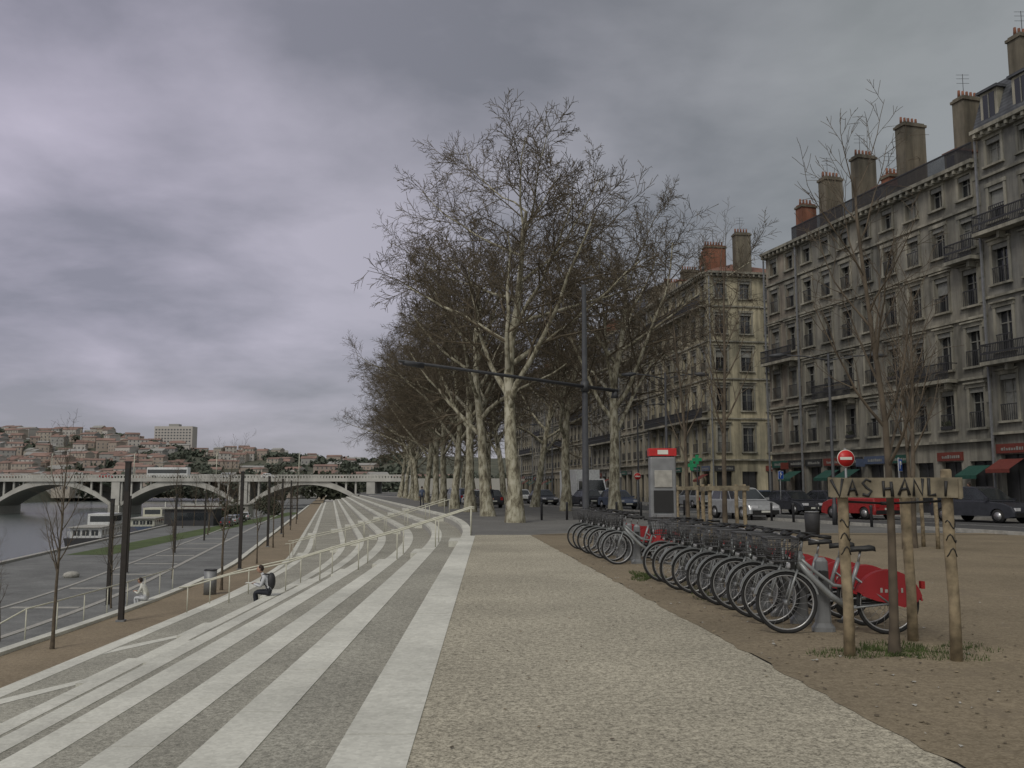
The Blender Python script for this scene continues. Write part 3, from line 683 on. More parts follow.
    for i in range(4):
        for j in range(8):
            t = j/8; lo = Vector(qs[0][i]).lerp(Vector(qs[0][(i+1) % 4]), t); hi = Vector(qs[-1][i]).lerp(Vector(qs[-1][(i+1) % 4]), t); mb.tube([lo, hi], 0.004, 3, 'wire')
    for j in range(7): mb.tube([(x0+(x1-x0)*j/6, -y0, z0), (x0+(x1-x0)*j/6, y0, z0)], 0.0035, 3, 'wire')
    mb.box(1.0, 1.05, -0.04, 0.04, 0.70, 0.78, 'black'); mb.ell((1.06, 0, 0.74), 0.03, 0.035, 0.035, 'lampw')
    mb.box(-0.40, -0.36, -0.035, 0.035, 0.50, 0.58, 'lampr')
    return mb.mesh('rental_bicycle_mesh')
def dock_mesh():
    mb = MB()
    vs = []; prof = [(0.0, 0.13, 0.07), (0.05, 0.13, 0.07), (0.1, 0.09, 0.06), (0.68, 0.075, 0.05), (0.78, 0.07, 0.05), (0.82, 0.04, 0.03)]
    n = 12
    for z, a, b in prof:
        for k in range(n):
            t = 2*math.pi*k/n; vs.append((a*math.copysign(abs(math.cos(t))**0.6, math.cos(t)), b*math.copysign(abs(math.sin(t))**0.6, math.sin(t)), z))
    fs = [(i*n+k, i*n+(k+1) % n, (i+1)*n+(k+1) % n, (i+1)*n+k) for i in range(len(prof)-1) for k in range(n)]+[tuple((len(prof)-1)*n+k for k in range(n))]
    mb.add(vs, fs, 'steel', False); mb.box(-0.03, 0.05, 0.05, 0.16, 0.58, 0.68, 'black'); mb.box(-.04, .04, -.068, -.05, .6, .72, 'red')
    return mb.mesh('bicycle_dock_mesh')
BM, DM = bike_mesh(), dock_mesh()
def rowx(y): return 3.08-0.09*(y-10.1)
def put_bike(y, jit=0.05):
    th = math.pi+math.radians(-3+R.uniform(-6, 6)); x = rowx(y)+1.1+R.uniform(-jit, jit)
    o = inst('rental_bicycle', BM, (x, y, 0), th); o.rotation_euler = (math.radians(R.uniform(-4, 4)), 0, th)
    inst('bicycle_dock', DM, (rowx(y)+0.42, y+0.2, 0), math.pi+R.uniform(-.03, .03))
for i in range(10): put_bike(10.15+i*0.62)
for i in range(7): put_bike(19.3+i*0.78)
g = empty('bike_rental_terminal', (3.42, 20.6, 0)); mb = MB()
mb.box(-0.30, 0.30, -0.14, 0.14, 0, 2.32, 'steel'); bevel(mb.obj('column', g), 0.05, 3)
mb = MB(); mb.box(-0.22, 0.22, -0.16, -0.138, 1.05, 1.55, 'black'); mb.box(-0.2, 0.2, -0.165, -0.15, 1.62, 2.0, 'kerb'); mb.box(-0.18, 0.18, -0.24, -0.14, 0.95, 1.02, 'steel'); bevel(mb.obj('screen_and_panel', g), 0.008)
mb = MB(); mb.box(-0.31, 0.31, -0.15, 0.15, 2.325, 2.50, 'redsign'); mb.box(-0.12, 0.12, -0.158, -0.148, 2.36, 2.46, 'white'); bevel(mb.obj('red_cap', g), 0.02)

# ------------------------------------------------------------------ vehicles
def car_mesh(paint, L=4.2, W=1.72, H=1.45, van=False):
    mb = MB(); hw = W/2; wr = 0.31; xf, xr = L*0.5-0.82, -L*0.5+0.75
    belt = H*0.60
    top = [(-L/2, 0.45), (-L/2+0.02, 0.75), (-L/2+0.08, belt), (L*0.18, belt), (L/2-0.55, belt-0.10), (L/2-0.12, belt-0.25), (L/2, 0.5), (L/2, 0.30)]
    low = [(xf+wr+0.07, 0.22)]
    for cx in (xf, xr):
        low += [(cx+(wr+0.06)*math.cos(math.radians(t)), max(0.22, 0.31+(wr+0.06)*math.sin(math.radians(t)))) for t in range(0, 181, 20)]
    low += [(-L/2+0.05, 0.25)]
    prof = top+low; n = len(prof)
    rings = []
    for y, ins in ((-hw+0.0, 0.05), (-hw+0.07, 0.0), (hw-0.07, 0.0), (hw, 0.05)):
        c = (0, 0.5)
        rings.append([(x*(1-ins*0.35), y, c[1]+(z-c[1])*(1-ins*1.6) if z > 0.5 else z) for x, z in prof])
    vs = [p for r in rings for p in r]; fs = []
    for i in range(3):
        for k in range(n): fs.append((i*n+k, i*n+(k+1) % n, (i+1)*n+(k+1) % n, (i+1)*n+k))
    fs += [tuple(range(n)), tuple(3*n+k for k in range(n-1, -1, -1))]
    mb.add(vs, fs, paint, False)
    xb0, xb1 = -L/2+0.10, L*0.24; xt0, xt1 = (-L/2+0.32 if van else -L/2+0.62), L*0.02
    if van: xt1 = L*0.05
    wb, wt = hw-0.09, hw-0.24; z0 = belt-0.01
    prof2 = [(xb0, z0, wb), (xt0, H-0.05, wt+.02), (xt0+0.2, H, wt-0.05), (xt1-0.2, H, wt-0.05), (xt1, H-0.05, wt+.02), (xb1, z0, wb)]
    vs = [(x, -w, z) for x, z, w in prof2]+[(x, w, z) for x, z, w in prof2]
    mb.add(vs, [(i, i+1, i+7, i+6) for i in range(5)]+[(0, 6, 11, 5)]+[tuple(range(5, -1, -1)), tuple(range(6, 12))], paint)
    def lerp(a, b, t): return a+(b-a)*t
    def sidept(xb, xt, t, s, w_off): return (lerp(xb, xt, t), s*(lerp(wb, wt+.02, t)+w_off), lerp(z0, H-0.05, t))
    for s in (-1, 1):
        cuts = [0.05, 0.36, 0.40, 0.72, 0.76, 0.97] if L > 3.5 else [0.05, 0.5, 0.54, 0.97]
        for k in range(0, len(cuts), 2):
            q = []
            for f, t in ((cuts[k], 0.1), (cuts[k+1], 0.1), (cuts[k+1], 0.9), (cuts[k], 0.9)):
                q.append(sidept(lerp(xb0+.05, xb1-.05, f), lerp(xt0+.05, xt1-.03, f), t, s, 0.012))
            mb.face(q, 'carglass')
        mb.box(xb1-0.22, xb1-0.08, s*(hw+0.02)-0.07, s*(hw+0.02)+0.07, z0+0.02, z0+0.14, paint)
        mb.box(L/2-0.2, L/2+0.01, s*(hw-0.3)-0.16, s*(hw-0.3)+0.16, 0.56, 0.70, 'lampw')
        mb.box(-L/2-0.012, -L/2+0.1, s*(hw-0.2)-0.1, s*(hw-0.2)+0.1, 0.62, 0.86, 'lampr')
        for cx in (xf, xr):
            mb.cyl((cx, s*(hw-0.22), wr), (cx, s*(hw-0.01), wr), wr, 'tire', 20); mb.cyl((cx, s*(hw-0.02), wr), (cx, s*(hw+0.004), wr), wr*0.62, 'rim', 14)
    for (xa, xc, sg) in ((xb1, xt1, 1), (xb0, xt0, -1)):
        q = []
        for t, w in ((0.1, 0.92), (0.1, -0.92), (0.92, -0.9), (0.92, 0.9)):
            q.append((lerp(xa, xc, t)+sg*0.012, w*lerp(wb, wt+.02, t), lerp(z0, H-0.05, t)+0.008))
        mb.face(q, 'carglass')
    mb.box(L/2-0.02, L/2+0.04, -hw+0.15, hw-0.15, 0.28, 0.48, 'black'); mb.box(-L/2-0.04, -L/2+0.02, -hw+0.1, hw-0.1, 0.3, 0.48, 'black')
    mb.box(L/2+0.04, L/2+0.05, -0.26, 0.26, 0.36, 0.46, 'white'); mb.box(-L/2-0.052, -L/2-0.04, -0.26, 0.26, 0.5, 0.6, 'white')
    return mb.mesh('parked_car_mesh')
cm = {k: car_mesh(k) for k in ('carblack', 'carred', 'carblue', 'carwhite')}
cm['silver'] = car_mesh('silver', 4.4, 1.8, 1.62, True); cm['suv'] = car_mesh('carblack', 4.5, 1.85, 1.66, True); cm['mini'] = car_mesh('carred', 3.9, 1.75, 1.8, True)
hd = math.atan2(1, -0.29)
def car(k, x, y, flip=False, dh=0): inst('parked_car', cm[k], (x, y, 0.014), hd+(math.pi if flip else 0)+dh)
car('silver', 12.2, 48, True); car('carblack', 20.0, 59, False); car('carblue', roadx(64, -4.8), 65); car('suv', 22.3, 43, True, 0.15)
car('mini', 18.2, 47.5, False, 0.1); car('silver', roadx(72, -4.8), 74); car('carblack', roadx(37, -4.8), 36.5); car('carblack', 17.4, 56, True)
for i, (yy, off, k) in enumerate(((70, -12, 'carblue'), (77, -12, 'carblack'), (90, -4.8, 'silver'), (96, -12, 'carwhite'), (104, -13, 'carblack'), (112, -12, 'carred'), (86, -12.6, 'carblack'), (120, -12, 'silver'))):
    car(k, roadx(yy, off), yy, i % 2 == 0)
for yy, off, k in ((75, 3.0, 'carblack'), (84, 3.2, 'carwhite'), (92, 3.0, 'carblue'), (100, 3.1, 'silver'), (110, 3, 'carblack')): car(k, tx(yy, off), yy)
g = empty('delivery_truck', (roadx(80, -11), 80, 0)); g.rotation_euler = (0, 0, hd+math.pi)
mb = MB(); mb.box(-3.2, 1.2, -1.1, 1.1, 0.7, 3.2, 'carwhite'); bevel(mb.obj('cargo_box', g), 0.05)
mb = MB(); P_ = [(1.3, .5), (3.0, .5), (3.0, 1.3), (2.5, 2.4), (1.3, 2.4)]
mb.add([(x, -1, z) for x, z in P_]+[(x, 1, z) for x, z in P_], [(0, 1, 2, 3, 4), (9, 8, 7, 6, 5)]+[(i, (i+1) % 5, (i+1) % 5+5, i+5) for i in range(5)], 'carwhite')
mb.face([(2.98, -.9, 1.38), (2.98, .9, 1.38), (2.55, .85, 2.3), (2.55, -.85, 2.3)], 'carglass')
for s in (-1, 1):
    mb.face([(1.6, s*1.01, 1.4), (2.7, s*1.01, 1.4), (2.4, s*1.01, 2.2), (1.6, s*1.01, 2.2)], 'carglass')
    for cx in (-2.2, 2.2): mb.cyl((cx, s*0.8, 0.42), (cx, s*1.08, 0.42), 0.42, 'tire', 16)
mb.box(-3.1, 1.3, -.5, .5, .45, .69, 'black'); mb.obj('cab_and_wheels', g)

# ------------------------------------------------------------------ street furniture
def sign_round(x, y, z, kind, rz=0):
    g = empty('no_entry_sign' if kind == 'no' else 'parking_sign', (x, y, 0)); mb = MB(); mb.cyl((0, 0, 0), (0, 0, z+0.3), 0.035, 'steel', 10); mb.obj('post', g)
    mb = MB()
    if kind == 'no':
        mb.cyl((0, -0.04, z), (0, -0.055, z), 0.25, 'white', 28); mb.cyl((0, -0.056, z), (0, -0.062, z), 0.235, 'redsign', 28); mb.box(-0.17, 0.17, -0.07, -0.063, z-0.04, z+0.04, 'white')
    else:
        mb.box(-0.25, 0.25, -0.055, -0.04, z-0.25, z+0.25, 'white'); mb.box(-0.23, 0.23, -0.062, -0.056, z-0.23, z+0.23, 'bluesign')
        mb.box(-0.08, -0.03, -0.07, -0.063, z-0.15, z+0.16, 'white'); mb.torus((0.0, -0.066, z+0.07), 0.07, 0.02, 'white', 14, 4)
    mb.obj('plate', g); g.rotation_euler = (0, 0, rz)
sign_round(9.6, 26, 2.45, 'no'); sign_round(15.2, 35.5, 2.5, 'park', 0.9); sign_round(16.6, 56, 2.4, 'park', 0.6); sign_round(8.6, 62, 2.4, 'no')
g = empty('street_lamp_mast', (2.85, 35, 0)); mb = MB()
mb.tube([(0, 0, 0), (0, 0, 0.3), (0, 0, 0.31), (0, 0, 9.6)], [0.19, 0.19, 0.14, 0.085], 14, 'mast'); mb.obj('mast', g)
mb = MB(); bd = Vector((-6.4, -7.2, 0)).normalized()
mb.tube([-bd*2.2+Vector((0, 0, 5.55)), bd*9.6+Vector((0, 0, 5.55))], [0.075, 0.045], 8, 'mast')
mb.cyl((0, 0, 5.35), (0, 0, 5.75), 0.16, 'mast', 12)
p = bd*9.4+Vector((0, 0, 5.5)); q = bd*8.6+Vector((0, 0, 5.5)); mb.tube([q, p], [0.10, 0.07], 8, 'mast')
p = -bd*2.0+Vector((0, 0, 5.5)); mb.tube([p, p-Vector((0, 0, 0.25))], [0.1, 0.16], 10, 'mast'); mb.obj('boom', g)
def lamp(x, y, h, arm=2.2, rz=0):
    g = empty('street_lamp', (x, y, 0)); g.rotation_euler = (0, 0, rz); mb = MB()
    mb.tube([(0, 0, 0), (0, 0, 0.9), (0, 0, 0.92), (0, 0, h)], [0.11, 0.11, 0.075, 0.05], 10, 'mast'); mb.obj('pole', g)
    mb = MB()
    for s in (-1, 1):
        mb.tube([(0, 0, h-0.3), (s*arm*0.5, 0, h-0.12), (s*arm, 0, h-0.05)], 0.03, 6, 'mast')
        mb.tube([(s*arm*0.85, 0, h-0.05), (s*arm, 0, h-0.08), (s*(arm+0.45), 0, h-0.1)], [0.04, 0.11, 0.05], 8, 'mast')
    mb.obj('arms', g)
lamp(14.2, 40, 7.6, 2.2); lamp(7.2, 42, 7, 1.6); lamp(9.5, 68, 8, 1.8); lamp(4, 90, 8, 1.8)
bo = MB(); bo.tube([(0, 0, 0), (0, 0, 0.8), (0, 0, 0.86), (0, 0, 0.9)], [0.06, 0.06, 0.075, 0.03], 12, 'iron'); BO = bo.mesh('bollard_mesh')
for i in range(12): inst('bollard', BO, (roadx(36+i*1.8, -14.6), 36+i*1.8, 0))
for i in range(7): inst('bollard', BO, (1.5+i*1.3, 46+0.3*i, 0))
g = empty('litter_bin', (9.9, 30, 0)); mb = MB(); mb.tube([(0, 0, 0.0), (0, 0, 0.75), (0, 0, 0.8)], [0.22, 0.25, 0.2], 14, 'iron'); mb.obj('body', g); mb = MB(); mb.torus((0, 0, 0.82), 0.21, 0.025, 'steel', 20, 6, 'z'); mb.obj('rim', g)
for (x, y, z) in ((15.9, 80, 3.6), (17.6, 85.9, 4.3)):
    g = empty('pharmacy_cross_sign', (x, y, z)); mb = MB(); mb.box(-.15, .15, -.06, .06, -.45, .45, 'green'); mb.box(-.45, -.151, -.06, .06, -.15, .15, 'green'); mb.box(.151, .45, -.06, .06, -.15, .15, 'green'); mb.obj('cross', g)
    mb = MB(); mb.cyl((0, 0.0, -z), (0, 0, -.45), .05, 'iron'); mb.obj('post', g)
dp = MB(); dp.box(-0.085, 0.085, -0.085, 0.085, 0, 5.5, 'corten'); dp.box(-0.14, 0.14, -0.14, 0.14, 0, 0.06, 'steel'); dp.box(-.1, .1, -.1, .1, 5.501, 5.55, 'iron'); dp.box(-.06, .06, -.095, -.086, 4.5, 5.3, 'black'); DP = dp.mesh('light_column_mesh')
for yy, off in ((32, -12.3), (52, -12.3), (72, -12.3), (92, -12.3), (112, -12.3), (134, -12.3), (48, -18.5), (66, -22), (86, -22), (106, -22)):
    inst('light_column', DP, (e(yy)+off, yy, -3.0 if off > -13 else -4.5), 0.1)
g = empty('litter_bin', (e(40)-11.4, 40, -3.0)); mb = MB(); mb.tube([(0, 0, 0), (0, 0, 1.05)], 0.27, 18, 'steel'); mb.obj('body', g); mb = MB(); mb.torus((0, 0, 1.05), 0.26, 0.03, 'iron', 20, 6, 'z'); mb.obj('rim', g)
def zstep(off):
    if off > OFF[0]: return 0
    for n in range(1, 8):
        if off > OFF[n]: return ZS[n]
    return ZT
def handrail(y0):
    g = empty('handrail', (0, 0, 0)); mb = MB()
    offs = [-0.15, -1.35, -2.65, -3.95, -5.25, -6.4, -8.3, -9.7]
    topp = []
    for o in offs:
        zb = zstep(o); zt = zb+0.94
        if o == -0.15: zt = 0.92
        mb.tube([(e(y0)+o, y0, zb), (e(y0)+o, y0, zt)], 0.02, 8, 'cream'); topp.append((e(y0)+o, y0, zt))
    topp = [(topp[0][0]+0.12, y0, topp[0][2]-.02)]+topp+[(topp[-1][0]-0.3, y0, topp[-1][2]-0.02)]
    mb.tube(topp, 0.026, 8, 'cream'); mb.obj('rail', g)
for y0 in (31.0, 33.6, 54.8, 57.7): handrail(y0)
g = empty('ramp_handrail', (0, 0, 0)); mb = MB(); pts = []
for i in range(8):
    y = 28+i*2.0; x = e(y)-13.6; mb.tube([(x, y, -3.3), (x, y, -2.05)], 0.02, 8, 'cream'); pts.append((x, y, -2.05))
mb.tube(pts, 0.025, 8, 'cream')
mb.tube([pts[0], (pts[0][0]-2.4, 28, -3.4)], .025, 8, 'cream'); mb.tube([(pts[0][0]-2.4, 28, -3.4), (pts[0][0]-2.4, 28, -4.5)], .02, 8, 'cream'); mb.obj('rail', g)
for i in range(14):
    mb = MB(); s = R.uniform(0.35, 0.6); mb.ell((0, 0, 0), s, s*0.8, s*0.5, 'kerb', 9, 6); yy = 44+R.uniform(0, 22); mb.obj('stone_seat', None, (e(yy)-24-R.uniform(0, 8), yy, -4.35), R.uniform(0, 3))

# ------------------------------------------------------------------ people
def person(name, loc, rz, pose='sit', top='shirt', bot='trouser', pack=False, sc=1.0, torso=None):
    torso = torso or top
    if pose == 'sit':
        J = {'pel': (0, 0, .13), 'sp': (.07, 0, .32), 'ch': (.17, 0, .50), 'nk': (.25, 0, .62), 'hd': (.29, 0, .70)}
        S = {'sh': (.18, .17, .56), 'el': (.27, .23, .30), 'wr': (.47, .10, .36), 'pa': (.53, .06, .38), 'hp': (.03, .10, .11), 'kn': (.46, .12, .13), 'an': (.40, .12, -.31), 'to': (.56, .13, -.365)}
    else:
        J = {'pel': (0, 0, .95), 'sp': (.0, 0, 1.12), 'ch': (.01, 0, 1.34), 'nk': (.01, 0, 1.48), 'hd': (.02, 0, 1.56)}
        S = {'sh': (.0, .18, 1.42), 'el': (-.03, .24, 1.14), 'wr': (.06, .23, .90), 'pa': (.08, .23, .83), 'hp': (.0, .09, .93), 'kn': (.06, .10, .50), 'an': (.0, .10, .09), 'to': (.17, .11, .035)}
    RD = {'pel': .13, 'sp': .12, 'ch': .13, 'nk': .06, 'hd': .055, 'sh': .068, 'el': .048, 'wr': .032, 'pa': .034, 'hp': .095, 'kn': .065, 'an': .045, 'to': .038}
    V = []; idx = {}; E = []; tag = []
    def av(k, p, r): idx[k] = len(V); V.append((Vector(p), r))
    for k in ('pel', 'sp', 'ch', 'nk', 'hd'): av(k, J[k], RD[k])
    def ed(a, b, t): E.append((idx[a], idx[b])); tag.append(t)
    ed('pel', 'sp', torso); ed('sp', 'ch', torso); ed('ch', 'nk', torso); ed('nk', 'hd', 'skin')
    for s, q in ((1, 'L'), (-1, 'R')):
        for k, p in S.items():
            p = list(p); p[1] *= s
            if pose == 'walk' and s < 0 and k in ('kn', 'an', 'to'): p[0] -= {'kn': .08, 'an': .32, 'to': .30}[k]; p[2] += .04
            if pose == 'walk' and s > 0 and k in ('an', 'to'): p[0] += .16
            av(k+q, p, RD[k])
        ed('ch', 'sh'+q, torso); ed('sh'+q, 'el'+q, top); ed('el'+q, 'wr'+q, top); ed('wr'+q, 'pa'+q, 'skin')
        ed('pel', 'hp'+q, bot); ed('hp'+q, 'kn'+q, bot); ed('kn'+q, 'an'+q, bot); ed('an'+q, 'to'+q, 'black')
        pa = V[idx['pa'+q]][0]; w = V[idx['wr'+q]][0]; d = (pa-w).normalized(); sd = d.cross(Vector((0, 0, 1)))
        if sd.length < .1: sd = Vector((1, 0, 0))
        sd.normalize()
        for fi in range(5):
            o = sd*(0.018*(fi-1.5)) if fi < 4 else sd*0.045
            ln = (0.032, .038, .036, .028, .02)[fi]
            p1 = pa+o+d*(0.03 if fi < 4 else 0.0); p2 = p1+d*ln+Vector((0, 0, -0.012)); av('f%d%s' % (fi, q), p1, .010); av('g%d%s' % (fi, q), p2, .008)
            ed('pa'+q, 'f%d%s' % (fi, q), 'skin'); ed('f%d%s' % (fi, q), 'g%d%s' % (fi, q), 'skin')
    me = bpy.data.meshes.new('body'); me.from_pydata([v[0] for v in V], E, []); ob = bpy.data.objects.new('body', me); COL.objects.link(ob)
    bm = bmesh.new(); bm.from_mesh(me); ly = bm.verts.layers.skin.verify(); bm.verts.ensure_lookup_table()
    for i, v in enumerate(bm.verts): v[ly].radius = (V[i][1],)*2; v[ly].use_root = (i == 0)
    bm.to_mesh(me); bm.free()
    ob.modifiers.new('skin', 'SKIN'); sm = ob.modifiers.new('sub', 'SUBSURF'); sm.levels = 1; sm.render_levels = 1
    bpy.context.view_layer.update(); dg = bpy.context.evaluated_depsgraph_get(); m2 = bpy.data.meshes.new_from_object(ob.evaluated_get(dg))
    bpy.data.objects.remove(ob)
    m2.materials.clear(); keys = [top, bot, 'skin', 'black', torso]
    for k in keys: m2.materials.append(M[k])
    for p in m2.polygons:
        best, bt = 9, top; c = p.center; p.use_smooth = True
        for (a, b), t in zip(E, tag):
            A, B = V[a][0], V[b][0]; ab = B-A; tt = max(0, min(1, (c-A).dot(ab)/max(ab.length_squared, 1e-9))); dd = (c-(A+ab*tt)).length/(max(V[a][1], V[b][1]))
            if dd < best: best, bt = dd, t
        p.material_index = keys.index(bt)
    g = empty(name, loc); g.rotation_euler = (0, 0, rz); g.scale = (sc,)*3
    b = bpy.data.objects.new('body', m2); COL.objects.link(b); b.parent = g
    h = Vector(J['hd'])+Vector((.04 if pose == 'sit' else .015, 0, .09)); mb = MB()
    mb.ell(h, .092, .075, .115, 'skin', 16, 12); mb.ell(h+Vector((-.018, 0, .022)), .092, .082, .108, 'hair', 16, 10)
    mb.tube([h+Vector((.085, 0, .02)), h+Vector((.112, 0, -.02))], [.01, .016], 6, 'skin')
    for s in (-1, 1):
        mb.ell(h+Vector((.082, s*.03, .005)), .01, .013, .008, 'black', 6, 4); mb.ell(h+Vector((0, s*.08, 0)), .02, .012, .03, 'skin', 8, 5)
    mb.box(h.x+.083, h.x+.092, -.022, .022, h.z-.055, h.z-.047, 'lampr'); mb.obj('head', g)
    if pack:
        mb = MB(); c = Vector(J['ch'])+Vector((-.17, 0, -.07)); mb.ell(c, .13, .19, .26, 'iron', 12, 8)
        for s in (-1, 1): mb.tube([c+Vector((.05, s*.1, .2)), Vector(J['ch'])+Vector((.06, s*.12, .14)), Vector(J['ch'])+Vector((.13, s*.12, -.04)), c+Vector((.06, s*.12, -.18))], .016, 5, 'iron')
        mb.obj('backpack', g)
        mb = MB(); mb.box(.50, .74, -.13, .13, .392, .398, 'white'); mb.obj('held_paper', g)
    return g
yy = 29.6; person('seated_man', (e(yy)+OFF[5]+0.14, yy, ZS[5]), math.radians(186), 'sit', 'shirt', 'trouser', pack=True, sc=1.08, torso='shirt')
yy = 37.0; person('seated_person', (e(yy)-13.15, yy, -2.9), math.radians(175), 'sit', 'white', 'shirt')
yy = 62.0; person('pedestrian', (e(yy)-30.5, yy, -4.5), 1.2, 'walk', 'trouser', 'trouser')
person('pedestrian', (tx(78, -2.2), 78, 0), 1.8, 'walk', 'carblue', 'trouser'); person('pedestrian', (-1.6, 66, 0), -1.3, 'walk', 'trouser', 'carblue'); person('pedestrian', (23.5, 46.5, .13), 2, 'walk', 'trouser', 'trouser')

# ------------------------------------------------------------------ bridge, boats, hill
mb = MB(); yb = 270; W2 = 7
piers = [-189, -152, -115, -78, -41]
for i in range(4):
    xa, xb = piers[i]+1.6, piers[i+1]-1.6; c = (xa+xb)/2; h = (xb-xa)/2; n = 24
    zi = lambda x, o: -3.6+o*0.5+(6.2+o*0.4)*(1-((x-c)/h)**2)
    for rib in (-W2, W2-0.9):
        for k in range(n):
            x0, x1 = xa+(xb-xa)*k/n, xa+(xb-xa)*(k+1)/n
            lo0, lo1, hi0, hi1 = zi(x0, 0), zi(x1, 0), zi(x0, 2), zi(x1, 2)
            for yy in (yb+rib, yb+rib+0.9): mb.face([(x0, yy, lo0), (x1, yy, lo1), (x1, yy, hi1), (x0, yy, hi0)], 'bridge')
    for k in range(n):
        x0, x1 = xa+(xb-xa)*k/n, xa+(xb-xa)*(k+1)/n
        mb.face([(x0, yb-W2, zi(x0, 0)), (x0, yb+W2, zi(x0, 0)), (x1, yb+W2, zi(x1, 0)), (x1, yb-W2, zi(x1, 0))], 'kerb')
        if k % 2 == 0 and zi(x0, 2) < 2.9: mb.box(x0-.25, x0+.25, yb-W2+.1, yb-W2+.7, zi(x0, 2)-.2, 3.5, 'bridge')
for p in piers:
    mb.box(p-1.6, p+1.6, yb-W2-1, yb+W2+1, -8, -3.2, 'kerb'); mb.box(p-1.2, p+1.2, yb-W2-.3, yb+W2+.3, -3.2, 3.5, 'bridge')
mb.box(-240, -30, yb-W2-0.5, yb+W2+0.5, 3.5, 4.5, 'bridge')
for s in (-1, 1):
    x = -240
    mb.box(-240, -30, yb+s*(W2+.3)-.1, yb+s*(W2+.3)+.1, 5.3, 5.5, 'bridge')
    while x < -30: mb.box(x, x+0.35, yb+s*(W2+.3)-.08, yb+s*(W2+.3)+.08, 4.5, 5.3, 'bridge'); x += 0.9
mb.box(-30, 60, yb-W2, yb+W2, -2, 4.4, 'kerb'); mb.obj('arch_bridge')
for x in range(-230, -40, 24): 
    g = empty('bridge_lamp', (x, yb-W2, 4.5)); mb = MB(); mb.tube([(0, 0, 0), (0, 0, 7)], [.16, .10], 6, 'cream'); mb.tube([(0, 0, 7), (0, .8, 7.4), (0, 1.6, 7.3)], .08, 6, 'cream'); mb.obj('pole', g)
inst('parked_car', cm['carwhite'], (-72, 268, 4.5), 0); inst('parked_car', cm['carred'], (-120, 268, 4.5), 0); inst('parked_car', cm['silver'], (-84, 268, 4.5), 0)
g = empty('bus', (-101, 266, 4.5)); mb = MB(); mb.box(-6, 6, -1.25, 1.25, 0.4, 3.1, 'carwhite'); bevel(mb.obj('body', g), 0.15)
mb = MB(); mb.box(-5.7, 5.7, -1.27, -1.255, 1.4, 2.5, 'carglass'); [mb.cyl((cx, -1.28, .5), (cx, -1.0, .5), .5, 'tire', 16) for cx in (-3.8, 3.6)]; mb.obj('windows_and_wheels', g)
def boat(x, y, L, rz, hull='iron', cab='carwhite'):
    g = empty('houseboat', (x, y, -6)); g.rotation_euler = (0, 0, rz); mb = MB(); sec = []
    for t, w, zt in ((-.5, .75, 1.3), (-.4, 1, 1.2), (0, 1, 1.1), (.35, 1, 1.3), (.45, .6, 1.6), (.5, .05, 1.9)):
        W_ = 2.6*w; sec.append([(t*L, -W_, zt), (t*L, -W_*.8, -.4), (t*L, W_*.8, -.4), (t*L, W_, zt)])
    vs = [p for s in sec for p in s]; mb.add(vs, [(i*4+k, (i+1)*4+k, (i+1)*4+(k+1) % 4, i*4+(k+1) % 4) for i in range(5) for k in range(4)]+[(0, 1, 2, 3)], hull); mb.obj('hull', g)
    mb = MB(); mb.box(-.4*L, .2*L, -1.9, 1.9, 1.1, 2.5, cab); mb.box(-.12*L, .1*L, -1.6, 1.6, 2.6, 4.1, cab); mb.box(-.42*L, .22*L, -2.1, 2.1, 2.503, 2.6, 'kerb')
    k = -.38*L
    while k < .18*L:
        for s in (-1, 1): mb.box(k, k+1.0, s*1.905-.01, s*1.905+.01, 1.5, 2.2, 'carglass')
        k += 1.7
    for q in range(3): mb.box(-.4*L-.02, -.4*L-.005, -1.5+q*1.1, -.7+q*1.1, 1.5, 2.2, 'carglass')
    mb.box(-.12*L-.02, -.12*L-.004, -1.3, 1.3, 3.0, 3.8, 'carglass'); mb.box(-.11*L, .09*L, -1.62, -1.602, 3.0, 3.8, 'carglass'); mb.tube([(.3*L, 0, 1.2), (.3*L, 0, 5)], .06, 6, 'white')
    for q in range(8): mb.tube([(-.49*L+q*.9*.3, -2.2+q*.6, 1.2), (-.49*L+q*.9*.3, -2.2+q*.6, 2.1)], .03, 4, 'white')
    mb.obj('cabin', g)
boat(e(128)-39, 128, 26, 1.77, 'iron', 'carwhite'); boat(e(165)-39, 165, 30, 1.77, 'carblue', 'cream'); boat(e(205)-39, 205, 28, 1.77, 'iron', 'kerb')
def bush(name, x, y, z, rx, ry, rz_, n, mat='bush', s=0.35):
    mb = MB()
    cl = [(R.uniform(-.7, .7)*rx, R.uniform(-.7, .7)*ry, R.uniform(.2, .75)*rz_, R.uniform(.35, .6)) for _ in range(9)]
    for i in range(n):
        c = R.choice(cl); d = Vector((R.gauss(0, 1), R.gauss(0, 1), R.gauss(0, 1))).normalized()*R.uniform(.6, 1.05)*c[3]
        p = Vector((x+c[0]+d.x*rx, y+c[1]+d.y*ry, z+max(0, c[2]+d.z*rz_))); a = Vector((R.gauss(0, 1), R.gauss(0, 1), R.gauss(0, 1))).normalized()*s; b = a.orthogonal().normalized()*s*R.uniform(.5, 1)
        mb.face([p-a, p-b, p+a, p+b], mat)
    mb.obj(name)
for i in range(5):
    yy = 165+i*14; bush('quay_bush', e(yy)-R.uniform(20, 30), yy, -4.5, 2.4, 2.4, R.uniform(2, 4), 500, 'bush', .3)
for i in range(16): bush('bank_tree_mass', -260+i*19+R.uniform(-4, 4), 330+R.uniform(-20, 60), -2, 14, 9, R.uniform(7, 10), 1300, 'hbush' if i % 2 else 'bush', .9)
for yy in (112, 120, 131, 140, 148, 158, 170, 184, 198, 215):
    inst('bare_quay_tree', young[R.randrange(3)], (e(yy)-19-R.uniform(0, 12), yy, -4.5), R.uniform(0, 6), R.uniform(1.2, 1.7))
